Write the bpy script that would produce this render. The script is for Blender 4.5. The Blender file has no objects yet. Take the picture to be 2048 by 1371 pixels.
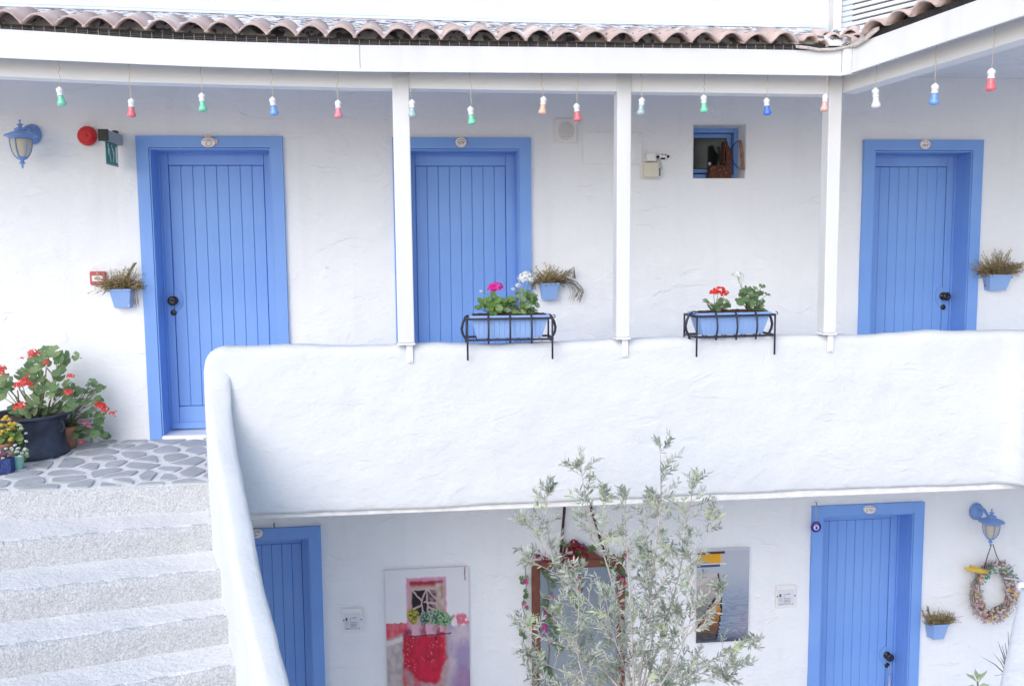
import bpy, bmesh, math, random
from mathutils import Vector, Matrix, noise
random.seed(7)
SC = bpy.context.scene
COL = SC.collection
R = math.radians

# ---------------------------------------------------------------- camera
F, YAW, PITCH, ROLL = 1926.0, .11184, .10564, -.00886
EYE = Vector((0, -7.0, 1.44))
fw = Vector((math.sin(YAW)*math.cos(PITCH), math.cos(YAW)*math.cos(PITCH), -math.sin(PITCH)))
rt0 = Vector((math.cos(YAW), -math.sin(YAW), 0)); up0 = rt0.cross(fw)
rt = rt0*math.cos(ROLL)+up0*math.sin(ROLL); up = -rt0*math.sin(ROLL)+up0*math.cos(ROLL)
cd = bpy.data.cameras.new('camera'); cam = bpy.data.objects.new('camera', cd); COL.objects.link(cam)
cd.sensor_width = 36; cd.lens = F/2048*36; cd.clip_end = 300; cd.clip_start = .05
M = Matrix.Identity(4)
for i in range(3):
    M[i][0] = rt[i]; M[i][1] = up[i]; M[i][2] = -fw[i]; M[i][3] = EYE[i]
cam.matrix_world = M
SC.camera = cam

# ---------------------------------------------------------------- sky, sun, exposure
W = bpy.data.worlds.new('World'); SC.world = W; W.use_nodes = True
nt = W.node_tree; bg = nt.nodes['Background']
sky = nt.nodes.new('ShaderNodeTexSky'); sky.sky_type = 'NISHITA'; sky.sun_disc = False
SUN_EL, SUN_AZ = R(33), R(211)       # azimuth measured from +y, clockwise
sky.sun_elevation = SUN_EL; sky.sun_rotation = SUN_AZ
sky.air_density = 1.0; sky.dust_density = 1.5; sky.ozone_density = 1.6
nt.links.new(sky.outputs[0], bg.inputs[0]); bg.inputs[1].default_value = .15
sd = bpy.data.lights.new('sun', 'SUN'); so = bpy.data.objects.new('sun', sd); COL.objects.link(so)
sd.energy = .66; sd.angle = R(58); sd.color = (1, .995, .99)
tosun = Vector((math.sin(SUN_AZ)*math.cos(SUN_EL), math.cos(SUN_AZ)*math.cos(SUN_EL), math.sin(SUN_EL)))
so.rotation_euler = tosun.to_track_quat('Z', 'Y').to_euler(); so.location = tosun*20
SC.view_settings.view_transform = 'Standard'; SC.view_settings.look = 'None'
SC.view_settings.gamma = 1; SC.view_settings.use_curve_mapping = False
SC.view_settings.exposure = .74

# ---------------------------------------------------------------- measuring helpers (points of the place found on its real planes)
def ray(px, py): return (fw*F + rt*(px-1024) - up*(py-685.5)).normalized()
def onY(px, py, y=0.0):
    d = ray(px, py); return EYE + d*((y-EYE.y)/d.y)
def onZ(px, py, z=0.0):
    d = ray(px, py); return EYE + d*((z-EYE.z)/d.z)
def onP(px, py, p, n):
    d = ray(px, py); return EYE + d*((p-EYE).dot(n)/d.dot(n))
def interp(x, xs, ys):
    if x <= xs[0]: 
        t = (x-xs[0])/(xs[1]-xs[0]); return ys[0]+t*(ys[1]-ys[0])
    for i in range(len(xs)-1):
        if x <= xs[i+1]:
            t = (x-xs[i])/(xs[i+1]-xs[i]); return ys[i]+t*(ys[i+1]-ys[i])
    t = (x-xs[-2])/(xs[-1]-xs[-2]); return ys[-2]+t*(ys[-1]-ys[-2])

# ---------------------------------------------------------------- materials
def S(r, g, b):
    f = lambda c: (c/255/12.92) if c/255 <= .04045 else ((c/255+.055)/1.055)**2.4
    return (f(r), f(g), f(b), 1)
def mat(name, col, rough=.7, col2=None, nscale=3, bump=0, bscale=40, bump2=0, b2scale=6, spec=.3, metal=0, detail=5, speck=None, trans=0, streak=0, sss=0, crease=0, stain=0):
    m = bpy.data.materials.new(name); m.use_nodes = True
    t = m.node_tree; N = t.nodes; L = t.links; p = N['Principled BSDF']
    if len(col) == 3: col = (*col, 1)
    p.inputs['Base Color'].default_value = col; p.inputs['Roughness'].default_value = rough
    p.inputs['Specular IOR Level'].default_value = spec; p.inputs['Metallic'].default_value = metal
    if trans: p.inputs['Transmission Weight'].default_value = trans
    tc = N.new('ShaderNodeTexCoord'); src = None
    if col2:
        if len(col2) == 3: col2 = (*col2, 1)
        n = N.new('ShaderNodeTexNoise'); n.inputs['Scale'].default_value = nscale; n.inputs['Detail'].default_value = detail
        L.new(tc.outputs['Object'], n.inputs['Vector'])
        r = N.new('ShaderNodeValToRGB'); r.color_ramp.elements[0].position = .35; r.color_ramp.elements[1].position = .68
        r.color_ramp.elements[0].color = col; r.color_ramp.elements[1].color = col2
        L.new(n.outputs['Fac'], r.inputs['Fac']); src = r.outputs['Color']
    if speck:      # (scale, threshold, colour)
        n = N.new('ShaderNodeTexNoise'); n.inputs['Scale'].default_value = speck[0]; n.inputs['Detail'].default_value = 3
        L.new(tc.outputs['Object'], n.inputs['Vector'])
        r = N.new('ShaderNodeValToRGB'); r.color_ramp.elements[0].position = speck[1]; r.color_ramp.elements[1].position = speck[1]+speck[3]
        r.color_ramp.elements[0].color = (0, 0, 0, 1); r.color_ramp.elements[1].color = (1, 1, 1, 1)
        L.new(n.outputs['Fac'], r.inputs['Fac'])
        mx = N.new('ShaderNodeMix'); mx.data_type = 'RGBA'
        if src: L.new(src, mx.inputs['A'])
        else: mx.inputs['A'].default_value = col
        mx.inputs['B'].default_value = (*speck[2][:3], 1); L.new(r.outputs['Color'], mx.inputs['Factor'])
        src = mx.outputs['Result']
    if stain:      # rain streaks and handling marks
        mp = N.new('ShaderNodeMapping'); mp.inputs['Scale'].default_value = (5, 5, .55); L.new(tc.outputs['Object'], mp.inputs['Vector'])
        n = N.new('ShaderNodeTexNoise'); n.inputs['Scale'].default_value = 1.6; n.inputs['Detail'].default_value = 6; L.new(mp.outputs['Vector'], n.inputs['Vector'])
        mr = N.new('ShaderNodeMapRange'); mr.inputs['From Min'].default_value = .54; mr.inputs['From Max'].default_value = .74; mr.inputs['To Max'].default_value = stain
        L.new(n.outputs['Fac'], mr.inputs['Value'])
        mx = N.new('ShaderNodeMix'); mx.data_type = 'RGBA'; L.new(src, mx.inputs['A']); mx.inputs['B'].default_value = (*[c_*.62 for c_ in (col[0], col[1]*.98, col[2]*.94)], 1)
        L.new(mr.outputs[0], mx.inputs['Factor']); src = mx.outputs['Result']
    if src: L.new(src, p.inputs['Base Color'])
    last = None
    for bs, sc, dist in ((bump2, b2scale, .03), (bump, bscale, .008)):
        if not bs: continue
        n = N.new('ShaderNodeTexNoise'); n.inputs['Scale'].default_value = sc; n.inputs['Detail'].default_value = 6
        n.inputs['Roughness'].default_value = .6
        if streak:
            mp = N.new('ShaderNodeMapping'); mp.inputs['Scale'].default_value = (1, 1, 1-streak); mp.inputs['Rotation'].default_value = (0, .5, 0)
            L.new(tc.outputs['Object'], mp.inputs['Vector']); L.new(mp.outputs['Vector'], n.inputs['Vector'])
        else: L.new(tc.outputs['Object'], n.inputs['Vector'])
        b = N.new('ShaderNodeBump'); b.inputs['Strength'].default_value = bs; b.inputs['Distance'].default_value = dist
        L.new(n.outputs['Fac'], b.inputs['Height'])
        if last: L.new(last.outputs['Normal'], b.inputs['Normal'])
        last = b
    if crease:      # broken trowel edges in the plaster
        mp = N.new('ShaderNodeMapping'); mp.inputs['Scale'].default_value = (.8, .8, 1.9); mp.inputs['Rotation'].default_value = (0, .45, 0)
        L.new(tc.outputs['Object'], mp.inputs['Vector'])
        n1 = N.new('ShaderNodeTexNoise'); n1.inputs['Scale'].default_value = 2.6; n1.inputs['Detail'].default_value = 3.5; n1.inputs['Distortion'].default_value = .8
        L.new(mp.outputs['Vector'], n1.inputs['Vector'])
        mr = N.new('ShaderNodeMapRange'); mr.interpolation_type = 'SMOOTHSTEP'; mr.inputs['From Min'].default_value = .475; mr.inputs['From Max'].default_value = .53
        L.new(n1.outputs['Fac'], mr.inputs['Value'])
        n2 = N.new('ShaderNodeTexNoise'); n2.inputs['Scale'].default_value = 3.1; n2.inputs['Detail'].default_value = 2
        L.new(tc.outputs['Object'], n2.inputs['Vector'])
        m2 = N.new('ShaderNodeMapRange'); m2.interpolation_type = 'SMOOTHSTEP'; m2.inputs['From Min'].default_value = .46; m2.inputs['From Max'].default_value = .66
        L.new(n2.outputs['Fac'], m2.inputs['Value'])
        mu = N.new('ShaderNodeMath'); mu.operation = 'MULTIPLY'; L.new(mr.outputs[0], mu.inputs[0]); L.new(m2.outputs[0], mu.inputs[1])
        b = N.new('ShaderNodeBump'); b.inputs['Strength'].default_value = crease; b.inputs['Distance'].default_value = .012
        L.new(mu.outputs[0], b.inputs['Height'])
        if last: L.new(last.outputs['Normal'], b.inputs['Normal'])
        last = b
    if last: L.new(last.outputs['Normal'], p.inputs['Normal'])
    return m
def leafmat(name, col, col2, nscale=30, rough=.55, tl=.3):
    m = mat(name, col, rough, col2, nscale)
    t = m.node_tree; p = t.nodes['Principled BSDF']; out = t.nodes['Material Output']
    tr = t.nodes.new('ShaderNodeBsdfTranslucent'); ms = t.nodes.new('ShaderNodeMixShader'); ms.inputs[0].default_value = tl
    src = p.inputs['Base Color'].links[0].from_socket
    t.links.new(src, tr.inputs['Color']); t.links.new(p.outputs[0], ms.inputs[1]); t.links.new(tr.outputs[0], ms.inputs[2])
    t.links.new(ms.outputs[0], out.inputs[0]); return m
def attrmat(name, rough=.45, spec=.3):
    m = mat(name, (.5, .5, .5), rough, spec=spec); t = m.node_tree
    a = t.nodes.new('ShaderNodeAttribute'); a.attribute_name = 'print'
    t.links.new(a.outputs['Color'], t.nodes['Principled BSDF'].inputs['Base Color']); return m

WHITE = (.80, .805, .82)
MW = mat('whitewash', (.85, .87, .915), .85, (.81, .83, .875), 1.1, .5, 30, .6, 4, .15, crease=.45, streak=-.5, stain=.10)  # wall colour set lighter than the parapet to offset the eave's shade
MW2 = mat('whitewash_parapet', (.69, .715, .75), .85, (.66, .69, .73), 1.6, .42, 26, .48, 5, .15, crease=.26, streak=-.3, stain=.05)  # same whitewash, set darker to offset the stronger light on the parapet
MUP = mat('whitewash_upper', (.72, .73, .75), .85, (.69, .70, .72), 2, .4, 30, .4, 4, .15)
MPAINT = mat('white_wood_paint', (.72, .73, .75), .5, (.69, .70, .72), 1.7, .12, 120, spec=.35, speck=(31, .765, (.5, .49, .47), .02), stain=.16)  # white set lower to offset the strong light on the fascia
MPAINT2 = mat('white_beam_paint', (.87, .88, .90), .55, (.84, .85, .87), 2, .15, 90, spec=.3)  # white set higher to brighten the shade under the eave
MCEIL = mat('white_ceiling_paint', (.80, .81, .85), .7, (.76, .77, .81), 3, .1, 60)
MBLUE = mat('blue_door_paint', (.185, .365, .79), .45, (.225, .41, .82), 1.6, .12, 150, .06, 20, .4, streak=.8, stain=.22, speck=(34, .77, (.10, .16, .36), .02))
MBLUE2 = mat('blue_frame_paint', (.175, .345, .78), .5, (.21, .39, .81), 1.8, .12, 120, spec=.4, stain=.18, speck=(29, .775, (.5, .55, .66), .02))
MPOT = mat('pale_blue_pot', (.26, .42, .78), .4, (.29, .45, .80), 9, .05, 60, spec=.4)
MLAMP = mat('blue_lamp_metal', (.17, .31, .66), .4, (.22, .36, .70), 12, .15, 60, spec=.45)
MIRON = mat('black_iron', (.012, .014, .035), .4, (.03, .03, .05), 40, .3, 90, spec=.5)
MKNOB = mat('dark_bronze', (.02, .018, .025), .3, (.05, .04, .045), 60, .2, 90, spec=.6, metal=.4)
MTILE = mat('terracotta_tile', (.53, .405, .375), .8, (.64, .53, .50), 6, .5, 60, spec=.15, speck=(14, .66, (.13, .11, .11), .05))
MTILE2 = mat('terracotta_tile_pale', (.65, .53, .50), .8, (.54, .42, .385), 9, .5, 60, spec=.15, speck=(18, .68, (.16, .14, .13), .05))
MTILE3 = mat('terracotta_tile_washed', (.57, .43, .39), .8, (.72, .66, .65), 7, .5, 60, spec=.15, speck=(11, .69, (.10, .09, .09), .05))
MMORT = mat('lichen_mortar', (.78, .78, .80), .9, (.66, .67, .70), 7, .8, 30, spec=.1, detail=8, speck=(20, .505, (.16, .16, .18), .07))
MDARK = mat('dark_gap', (.015, .014, .017), .9, (.03, .028, .03), 30)
MNET = mat('dark_netting', (.018, .017, .022), .8, (.045, .04, .04), 120, .4, 200)
MWIRE = mat('pale_wire', (.35, .33, .32), .6, (.2, .19, .18), 30)
MTREAD = mat('worn_lit_tread', (.90, .90, .90), .85, (.78, .785, .79), 75, .8, 80, .7, 32, .2, speck=(11, .775, (.12, .11, .11), .012), detail=2)  # tread colour lightened to stand for light from above
MSTEP = mat('rough_shaded_stucco', (.72, .74, .77), .85, (.49, .505, .54), 105, .9, 120, .8, 40, .2, speck=(11, .775, (.12, .11, .11), .012), detail=2)  # rough grey-specked finish, base darkened to stand for shade on the risers
MSTONE = mat('grey_slate', (.39, .41, .43), .75, (.48, .50, .53), 7, .4, 40, spec=.2)
MSTONE2 = mat('grey_slate_pale', (.46, .48, .50), .75, (.37, .39, .42), 9, .4, 40, spec=.2)
MJOINT = mat('white_painted_joint', (.84, .84, .85), .85, (.72, .71, .72), 12, .5, 50)
MGROUND = mat('pale_courtyard_paving', (.70, .69, .68), .85, (.62, .61, .60), 3, .4, 20)
MGREEN = leafmat('geranium_leaf', (.10, .19, .085), (.20, .31, .15), 22)
MGREEN2 = leafmat('geranium_leaf_pale', (.22, .32, .15), (.32, .41, .21), 25)
MGREEN3 = leafmat('bright_leaf', (.10, .22, .05), (.20, .33, .09), 30)
MSTEM = mat('green_stem', (.14, .19, .08), .7, (.2, .17, .1), 20)
MRED = leafmat('red_petal', (.80, .03, .03), (.85, .10, .08), 60, .6, .25)
MCORAL = leafmat('coral_petal', (.80, .09, .08), (.86, .17, .14), 60, .6, .25)
MMAG = leafmat('magenta_petal', (.75, .015, .30), (.80, .05, .42), 60, .6, .25)
MWHP = leafmat('white_petal', (.85, .86, .86), (.80, .83, .80), 60, .6, .3)
MYEL = leafmat('yellow_petal', (.80, .55, .06), (.82, .66, .18), 60, .6, .25)
MPINK = leafmat('pink_petal', (.70, .15, .30), (.78, .30, .42), 60, .6, .25)
MVIOL = leafmat('violet_petal', (.25, .08, .25), (.45, .25, .45), 60, .6, .25)
MSOIL = mat('potting_soil', (.045, .028, .02), .95, (.09, .055, .04), 60, 1, 120)
MDRY = leafmat('dry_grass', (.30, .22, .10), (.46, .37, .20), 30, .8, .15)
MDRY2 = leafmat('dry_grass_dark', (.14, .115, .07), (.27, .22, .13), 30, .8, .15)
MSILV = leafmat('silver_leaf', (.50, .55, .47), (.70, .73, .66), 9, .55, .4)
MSILV3 = leafmat('dark_silver_leaf', (.24, .29, .24), (.40, .45, .38), 9, .55, .3)  # darker leaf colour, mixed at random among the twigs
MSILV2 = leafmat('fresh_leaf', (.55, .66, .38), (.66, .74, .50), 12, .5, .4)
MBARK = mat('pale_bark', (.55, .50, .48), .85, (.40, .36, .34), 14, .5, 60)
MRUST = mat('rusty_iron', (.10, .032, .018), .75, (.055, .02, .014), 60, .8, 120, speck=(70, .60, (.24, .10, .06), .05))
MBELL = mat('red_bell_enamel', (.55, .012, .02), .4, (.62, .03, .03), 20, .1, 40, spec=.4)
MGREY = mat('grey_metal', (.38, .39, .41), .5, (.33, .34, .36), 20)
MBLACK = mat('black_plastic', (.02, .02, .025), .5, (.035, .035, .04), 30)
MSIGN = mat('exit_green', (.03, .24, .17), .5, (.035, .27, .19), 9)
MCREAM = mat('cream_plastic', (.72, .68, .56), .45, (.68, .64, .53), 8)
MCERAM = mat('glazed_white_ceramic', (.86, .85, .87), .25, (.80, .78, .82), 25, spec=.5)
MCRED = mat('glaze_rim', (.45, .12, .10), .4, (.3, .1, .12), 40)
MINK = mat('dark_glaze_ink', (.07, .07, .10), .5, (.12, .10, .12), 30)
MPLAST = mat('white_plastic', (.80, .80, .81), .35, (.77, .77, .78), 8, spec=.4)
MPOTBLK = mat('dark_blue_black_pot', (.018, .024, .045), .5, (.05, .065, .10), 9, .4, 30, spec=.35, detail=8)
MTERRA = mat('terracotta_pot', (.42, .20, .13), .8, (.52, .28, .2), 12, .3, 50)
MMINT = mat('mint_pot', (.30, .66, .60), .4, (.34, .70, .63), 10)
MNAVY = mat('navy_basket', (.02, .04, .17), .5, (.05, .08, .26), 60, .6, 120)
MWOODF = mat('reddish_wood', (.13, .045, .03), .5, (.19, .07, .045), 14, .3, 60, spec=.35)
MSTRAP = mat('leather_strap', (.09, .045, .035), .7, (.05, .02, .02), 50, .4, 80)
MEYE = mat('cobalt_glass', (.01, .01, .30), .15, (.02, .02, .40), 9, spec=.6)
MGLASSD = mat('dark_window_glass', (.012, .013, .016), .12, (.02, .02, .02), 4, spec=.5)
MFROST = mat('frosted_lamp_glass', (.56, .50, .40), .5, (.62, .57, .48), 6, spec=.4)
MCORD = mat('cream_cord', (.52, .46, .38), .7, (.46, .40, .33), 30)
MSILVER = mat('silver_metal', (.6, .6, .62), .3, (.5, .5, .52), 30, metal=.8)
MTURQ = mat('turquoise_bits', (.08, .34, .30), .7, (.14, .42, .34), 30)
MSHELL = mat('pale_shell', (.58, .47, .46), .6, (.66, .58, .54), 30)
MTWIG = mat('wreath_twig', (.24, .19, .15), .85, (.36, .31, .24), 40, .6, 90)
MYELW = mat('yellow_driftwood', (.62, .42, .06), .6, (.70, .50, .12), 18, .3, 50)

# ---------------------------------------------------------------- mesh helpers
class MB:
    def __init__(s): s.v = []; s.f = []; s.sm = []
    def add(s, vs, fs, smooth=False):
        o = len(s.v); s.v += [tuple(v) for v in vs]; s.f += [tuple(i+o for i in f) for f in fs]; s.sm += [smooth]*len(fs); return s
    def box(s, a, b, mt=None):
        x0, x1 = sorted((a[0], b[0])); y0, y1 = sorted((a[1], b[1])); z0, z1 = sorted((a[2], b[2]))
        vs = [Vector(p) for p in ((x0,y0,z0),(x1,y0,z0),(x1,y1,z0),(x0,y1,z0),(x0,y0,z1),(x1,y0,z1),(x1,y1,z1),(x0,y1,z1))]
        if mt: vs = [mt@v for v in vs]
        return s.add(vs, [(3,2,1,0),(4,5,6,7),(0,1,5,4),(1,2,6,5),(2,3,7,6),(3,0,4,7)])
    def cbox(s, a, b, c=.004, mt=None):
        x0, x1 = sorted((a[0], b[0])); y0, y1 = sorted((a[1], b[1])); z0, z1 = sorted((a[2], b[2]))
        c = min(c, (x1-x0)/3, (y1-y0)/3, (z1-z0)/3)
        bm = bmesh.new(); bmesh.ops.create_cube(bm, size=1)
        for v in bm.verts:
            v.co = Vector(((x0+x1)/2+v.co.x*(x1-x0), (y0+y1)/2+v.co.y*(y1-y0), (z0+z1)/2+v.co.z*(z1-z0)))
        bmesh.ops.bevel(bm, geom=bm.edges[:], offset=c, segments=1, affect='EDGES')
        vs = [v.co.copy() for v in bm.verts]
        if mt: vs = [mt@v for v in vs]
        bm.verts.index_update(); fs = [[v.index for v in f.verts] for f in bm.faces]; bm.free()
        return s.add(vs, fs)
    def tube(s, pts, r, n=6, cap=True):
        pts = [Vector(p) for p in pts]; k = len(pts)
        rs = r if isinstance(r, (list, tuple)) else [r]*k
        vs = []; prev = None
        for i, p in enumerate(pts):
            d = (pts[min(i+1, k-1)]-pts[max(i-1, 0)])
            if d.length < 1e-9: d = Vector((0, 0, 1))
            d.normalize()
            a = Vector((0, 0, 1)) if abs(d.z) < .9 else Vector((1, 0, 0))
            u = d.cross(a).normalized() if prev is None else (prev-d*prev.dot(d)).normalized()
            prev = u; w = d.cross(u)
            for j in range(n):
                t = 2*math.pi*j/n; vs.append(p+(u*math.cos(t)+w*math.sin(t))*rs[i])
        fs = [(i*n+j, i*n+(j+1) % n, (i+1)*n+(j+1) % n, (i+1)*n+j) for i in range(k-1) for j in range(n)]
        if cap: fs += [tuple(range(n))[::-1], tuple((k-1)*n+j for j in range(n))]
        return s.add(vs, fs, n > 4)
    def lathe(s, prof, n=20, mt=None, cap=True):
        vs = []
        for r, z in prof:
            for j in range(n):
                t = 2*math.pi*j/n; v = Vector((r*math.cos(t), r*math.sin(t), z)); vs.append(mt@v if mt else v)
        k = len(prof)
        fs = [(i*n+j, i*n+(j+1) % n, (i+1)*n+(j+1) % n, (i+1)*n+j) for i in range(k-1) for j in range(n)]
        if cap: fs += [tuple(range(n))[::-1], tuple((k-1)*n+j for j in range(n))]
        return s.add(vs, fs, True)
    def prism(s, poly, d, mt=None):     # poly in local xz, extruded to +y by d
        n = len(poly); vs = [Vector((x, 0, z)) for x, z in poly]+[Vector((x, d, z)) for x, z in poly]
        if mt: vs = [mt@v for v in vs]
        return s.add(vs, [tuple(range(n)), tuple(range(n, 2*n))[::-1]]+[(j, n+j, n+(j+1) % n, (j+1) % n) for j in range(n)])
    def grid(s, fn, nu, nv, smooth=True):
        vs = [fn(i/nu, j/nv) for j in range(nv+1) for i in range(nu+1)]
        return s.add(vs, [(j*(nu+1)+i, j*(nu+1)+i+1, (j+1)*(nu+1)+i+1, (j+1)*(nu+1)+i) for j in range(nv) for i in range(nu)], smooth)
    def mesh(s, name, m):
        me = bpy.data.meshes.new(name); me.from_pydata(s.v, [], s.f)
        me.polygons.foreach_set('use_smooth', s.sm)
        if m: me.materials.append(m)
        me.update(); return me
    def build(s, name, m, parent=None, loc=None):
        o = bpy.data.objects.new(name, s.mesh(name, m)); COL.objects.link(o)
        if parent: o.parent = parent
        if loc is not None: o.location = loc
        return o
def link(name, me, parent=None, loc=(0, 0, 0), rot=(0, 0, 0), sc=(1, 1, 1)):
    o = bpy.data.objects.new(name, me); COL.objects.link(o); o.parent = parent
    o.location = loc; o.rotation_euler = rot; o.scale = sc if hasattr(sc, '__len__') else (sc, sc, sc); return o
def thing(name, label, cat, loc=(0, 0, 0), group=None, rz=0):
    o = bpy.data.objects.new(name, None); COL.objects.link(o); o.empty_display_size = .1
    o.location = loc; o.rotation_euler = (0, 0, rz)
    o['label'] = label; o['category'] = cat
    if group: o['group'] = group
    return o
def structure(o): o['kind'] = 'structure'; return o
def recalc(o):
    bm = bmesh.new(); bm.from_mesh(o.data); bmesh.ops.recalc_face_normals(bm, faces=bm.faces); bm.to_mesh(o.data); bm.free(); return o
def n3(x, y, z): return noise.noise(Vector((x, y, z)))
def plaster(x, z, s=0.0, a=1.0):
    return a*(.007*n3(x*1.7+s, z*1.9, s)+.004*n3(x*5+s, z*6.5, 3+s)+.0022*abs(n3(x*11+z*5+s, z*13, 7)))

# ================================================================ BUILDING
B = thing('building', 'whitewashed two-storey building with blue plank doors, a tiled eave and an outside stair', 'building')
FL = -2.93      # lower ground
XL, XR = -7.0, 7.0
def wall(name, x0, x1, z0, z1, holes, y=0.0, step=.055, seed=0.0, m=MW, amp=1.0, thick=.42, keep=0.1):
    xs = set([x0, x1]); zs = set([z0, z1])
    for h in holes: xs |= {h[0], h[1]}; zs |= {h[2], h[3]}
    def fill(vals, st):
        v = sorted(vals); out = []
        for a, b in zip(v, v[1:]):
            n = max(1, round((b-a)/st)); out += [a+(b-a)*i/n for i in range(n)]
        return out+[v[-1]]
    xs = fill([v for v in xs if x0 <= v <= x1], step); zs = fill([v for v in zs if z0 <= v <= z1], step)
    idx = {}; vs = []; fs = []
    def vid(i, j):
        if (i, j) not in idx:
            idx[(i, j)] = len(vs); X, Z = xs[i], zs[j]
            vs.append((X, y-plaster(X, Z, seed, amp), Z))
        return idx[(i, j)]
    for i in range(len(xs)-1):
        for j in range(len(zs)-1):
            cx, cz = (xs[i]+xs[i+1])/2, (zs[j]+zs[j+1])/2
            if any(h[0] < cx < h[1] and h[2] < cz < h[3] for h in holes): continue
            fs.append((vid(i, j), vid(i+1, j), vid(i+1, j+1), vid(i, j+1)))
    b = MB(); b.add(vs, fs, True)
    b.box((x0, y+thick, z0), (x1, y+thick+.02, z1))
    return b.build(name, m, B)

# door openings ------------------------------------------------------------
YF = -.03          # face of the door casings
def casing(pl, pr, z_top=None, w=None):
    a = onY(*pl, YF) if pl else None; b = onY(*pr, YF)
    x1 = b.x; x0 = a.x if a else b.x-w
    return [x0, x1, (b.z if a is None else (a.z+b.z)/2)]
D1 = casing((270, 270), (564, 273)); D1W = D1[1]-D1[0]
D2 = casing(None, (1061.5, 275), w=D1W)
D3 = casing((1729.5, 279), (1968.5, 279.5)); D3W = D3[1]-D3[0]
D4 = casing((1626, 1013), (1850, 1003)); D4W = D4[1]-D4[0]
D5 = casing(None, (640.5, 1052), w=D4W)
DOORS = [(*D1, .058, 'L'), (*D2, 0, 'R'), (*D3, 0, 'R'), (*D4, FL, 'R'), (*D5, FL, 'N')]
print('door widths', D1W, D3W, D4W, 'tops', D1[2], D2[2], D3[2], D4[2], D5[2], 'floor test', onY(301, 876, YF).z)
print('test parapet', onY(520, 1030, -1.25).z, onY(520, 692, -1.25).z, onY(2000, 968, -1.25), onY(2000, 662, -1.25).z, 'landing', onZ(0, 982), onZ(420, 965))
wl = onY(1387, 250, 0); wr = onY(1489, 356.5, 0)
WIN = (wl.x, wr.x, wr.z, wl.z)
c = .035
def hole(d): return (d[0]+c, d[1]-c, d[3]-.2, d[2]-c)
uz = 2.66
wall('upper_wall', XL, XR, -.02, uz, [hole(DOORS[0]), hole(DOORS[1]), hole(DOORS[2]), WIN], seed=1.3)
wall('lower_wall', XL, XR, FL, -.05, [hole(DOORS[3]), hole(DOORS[4])], seed=8.1, amp=1.2)

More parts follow.
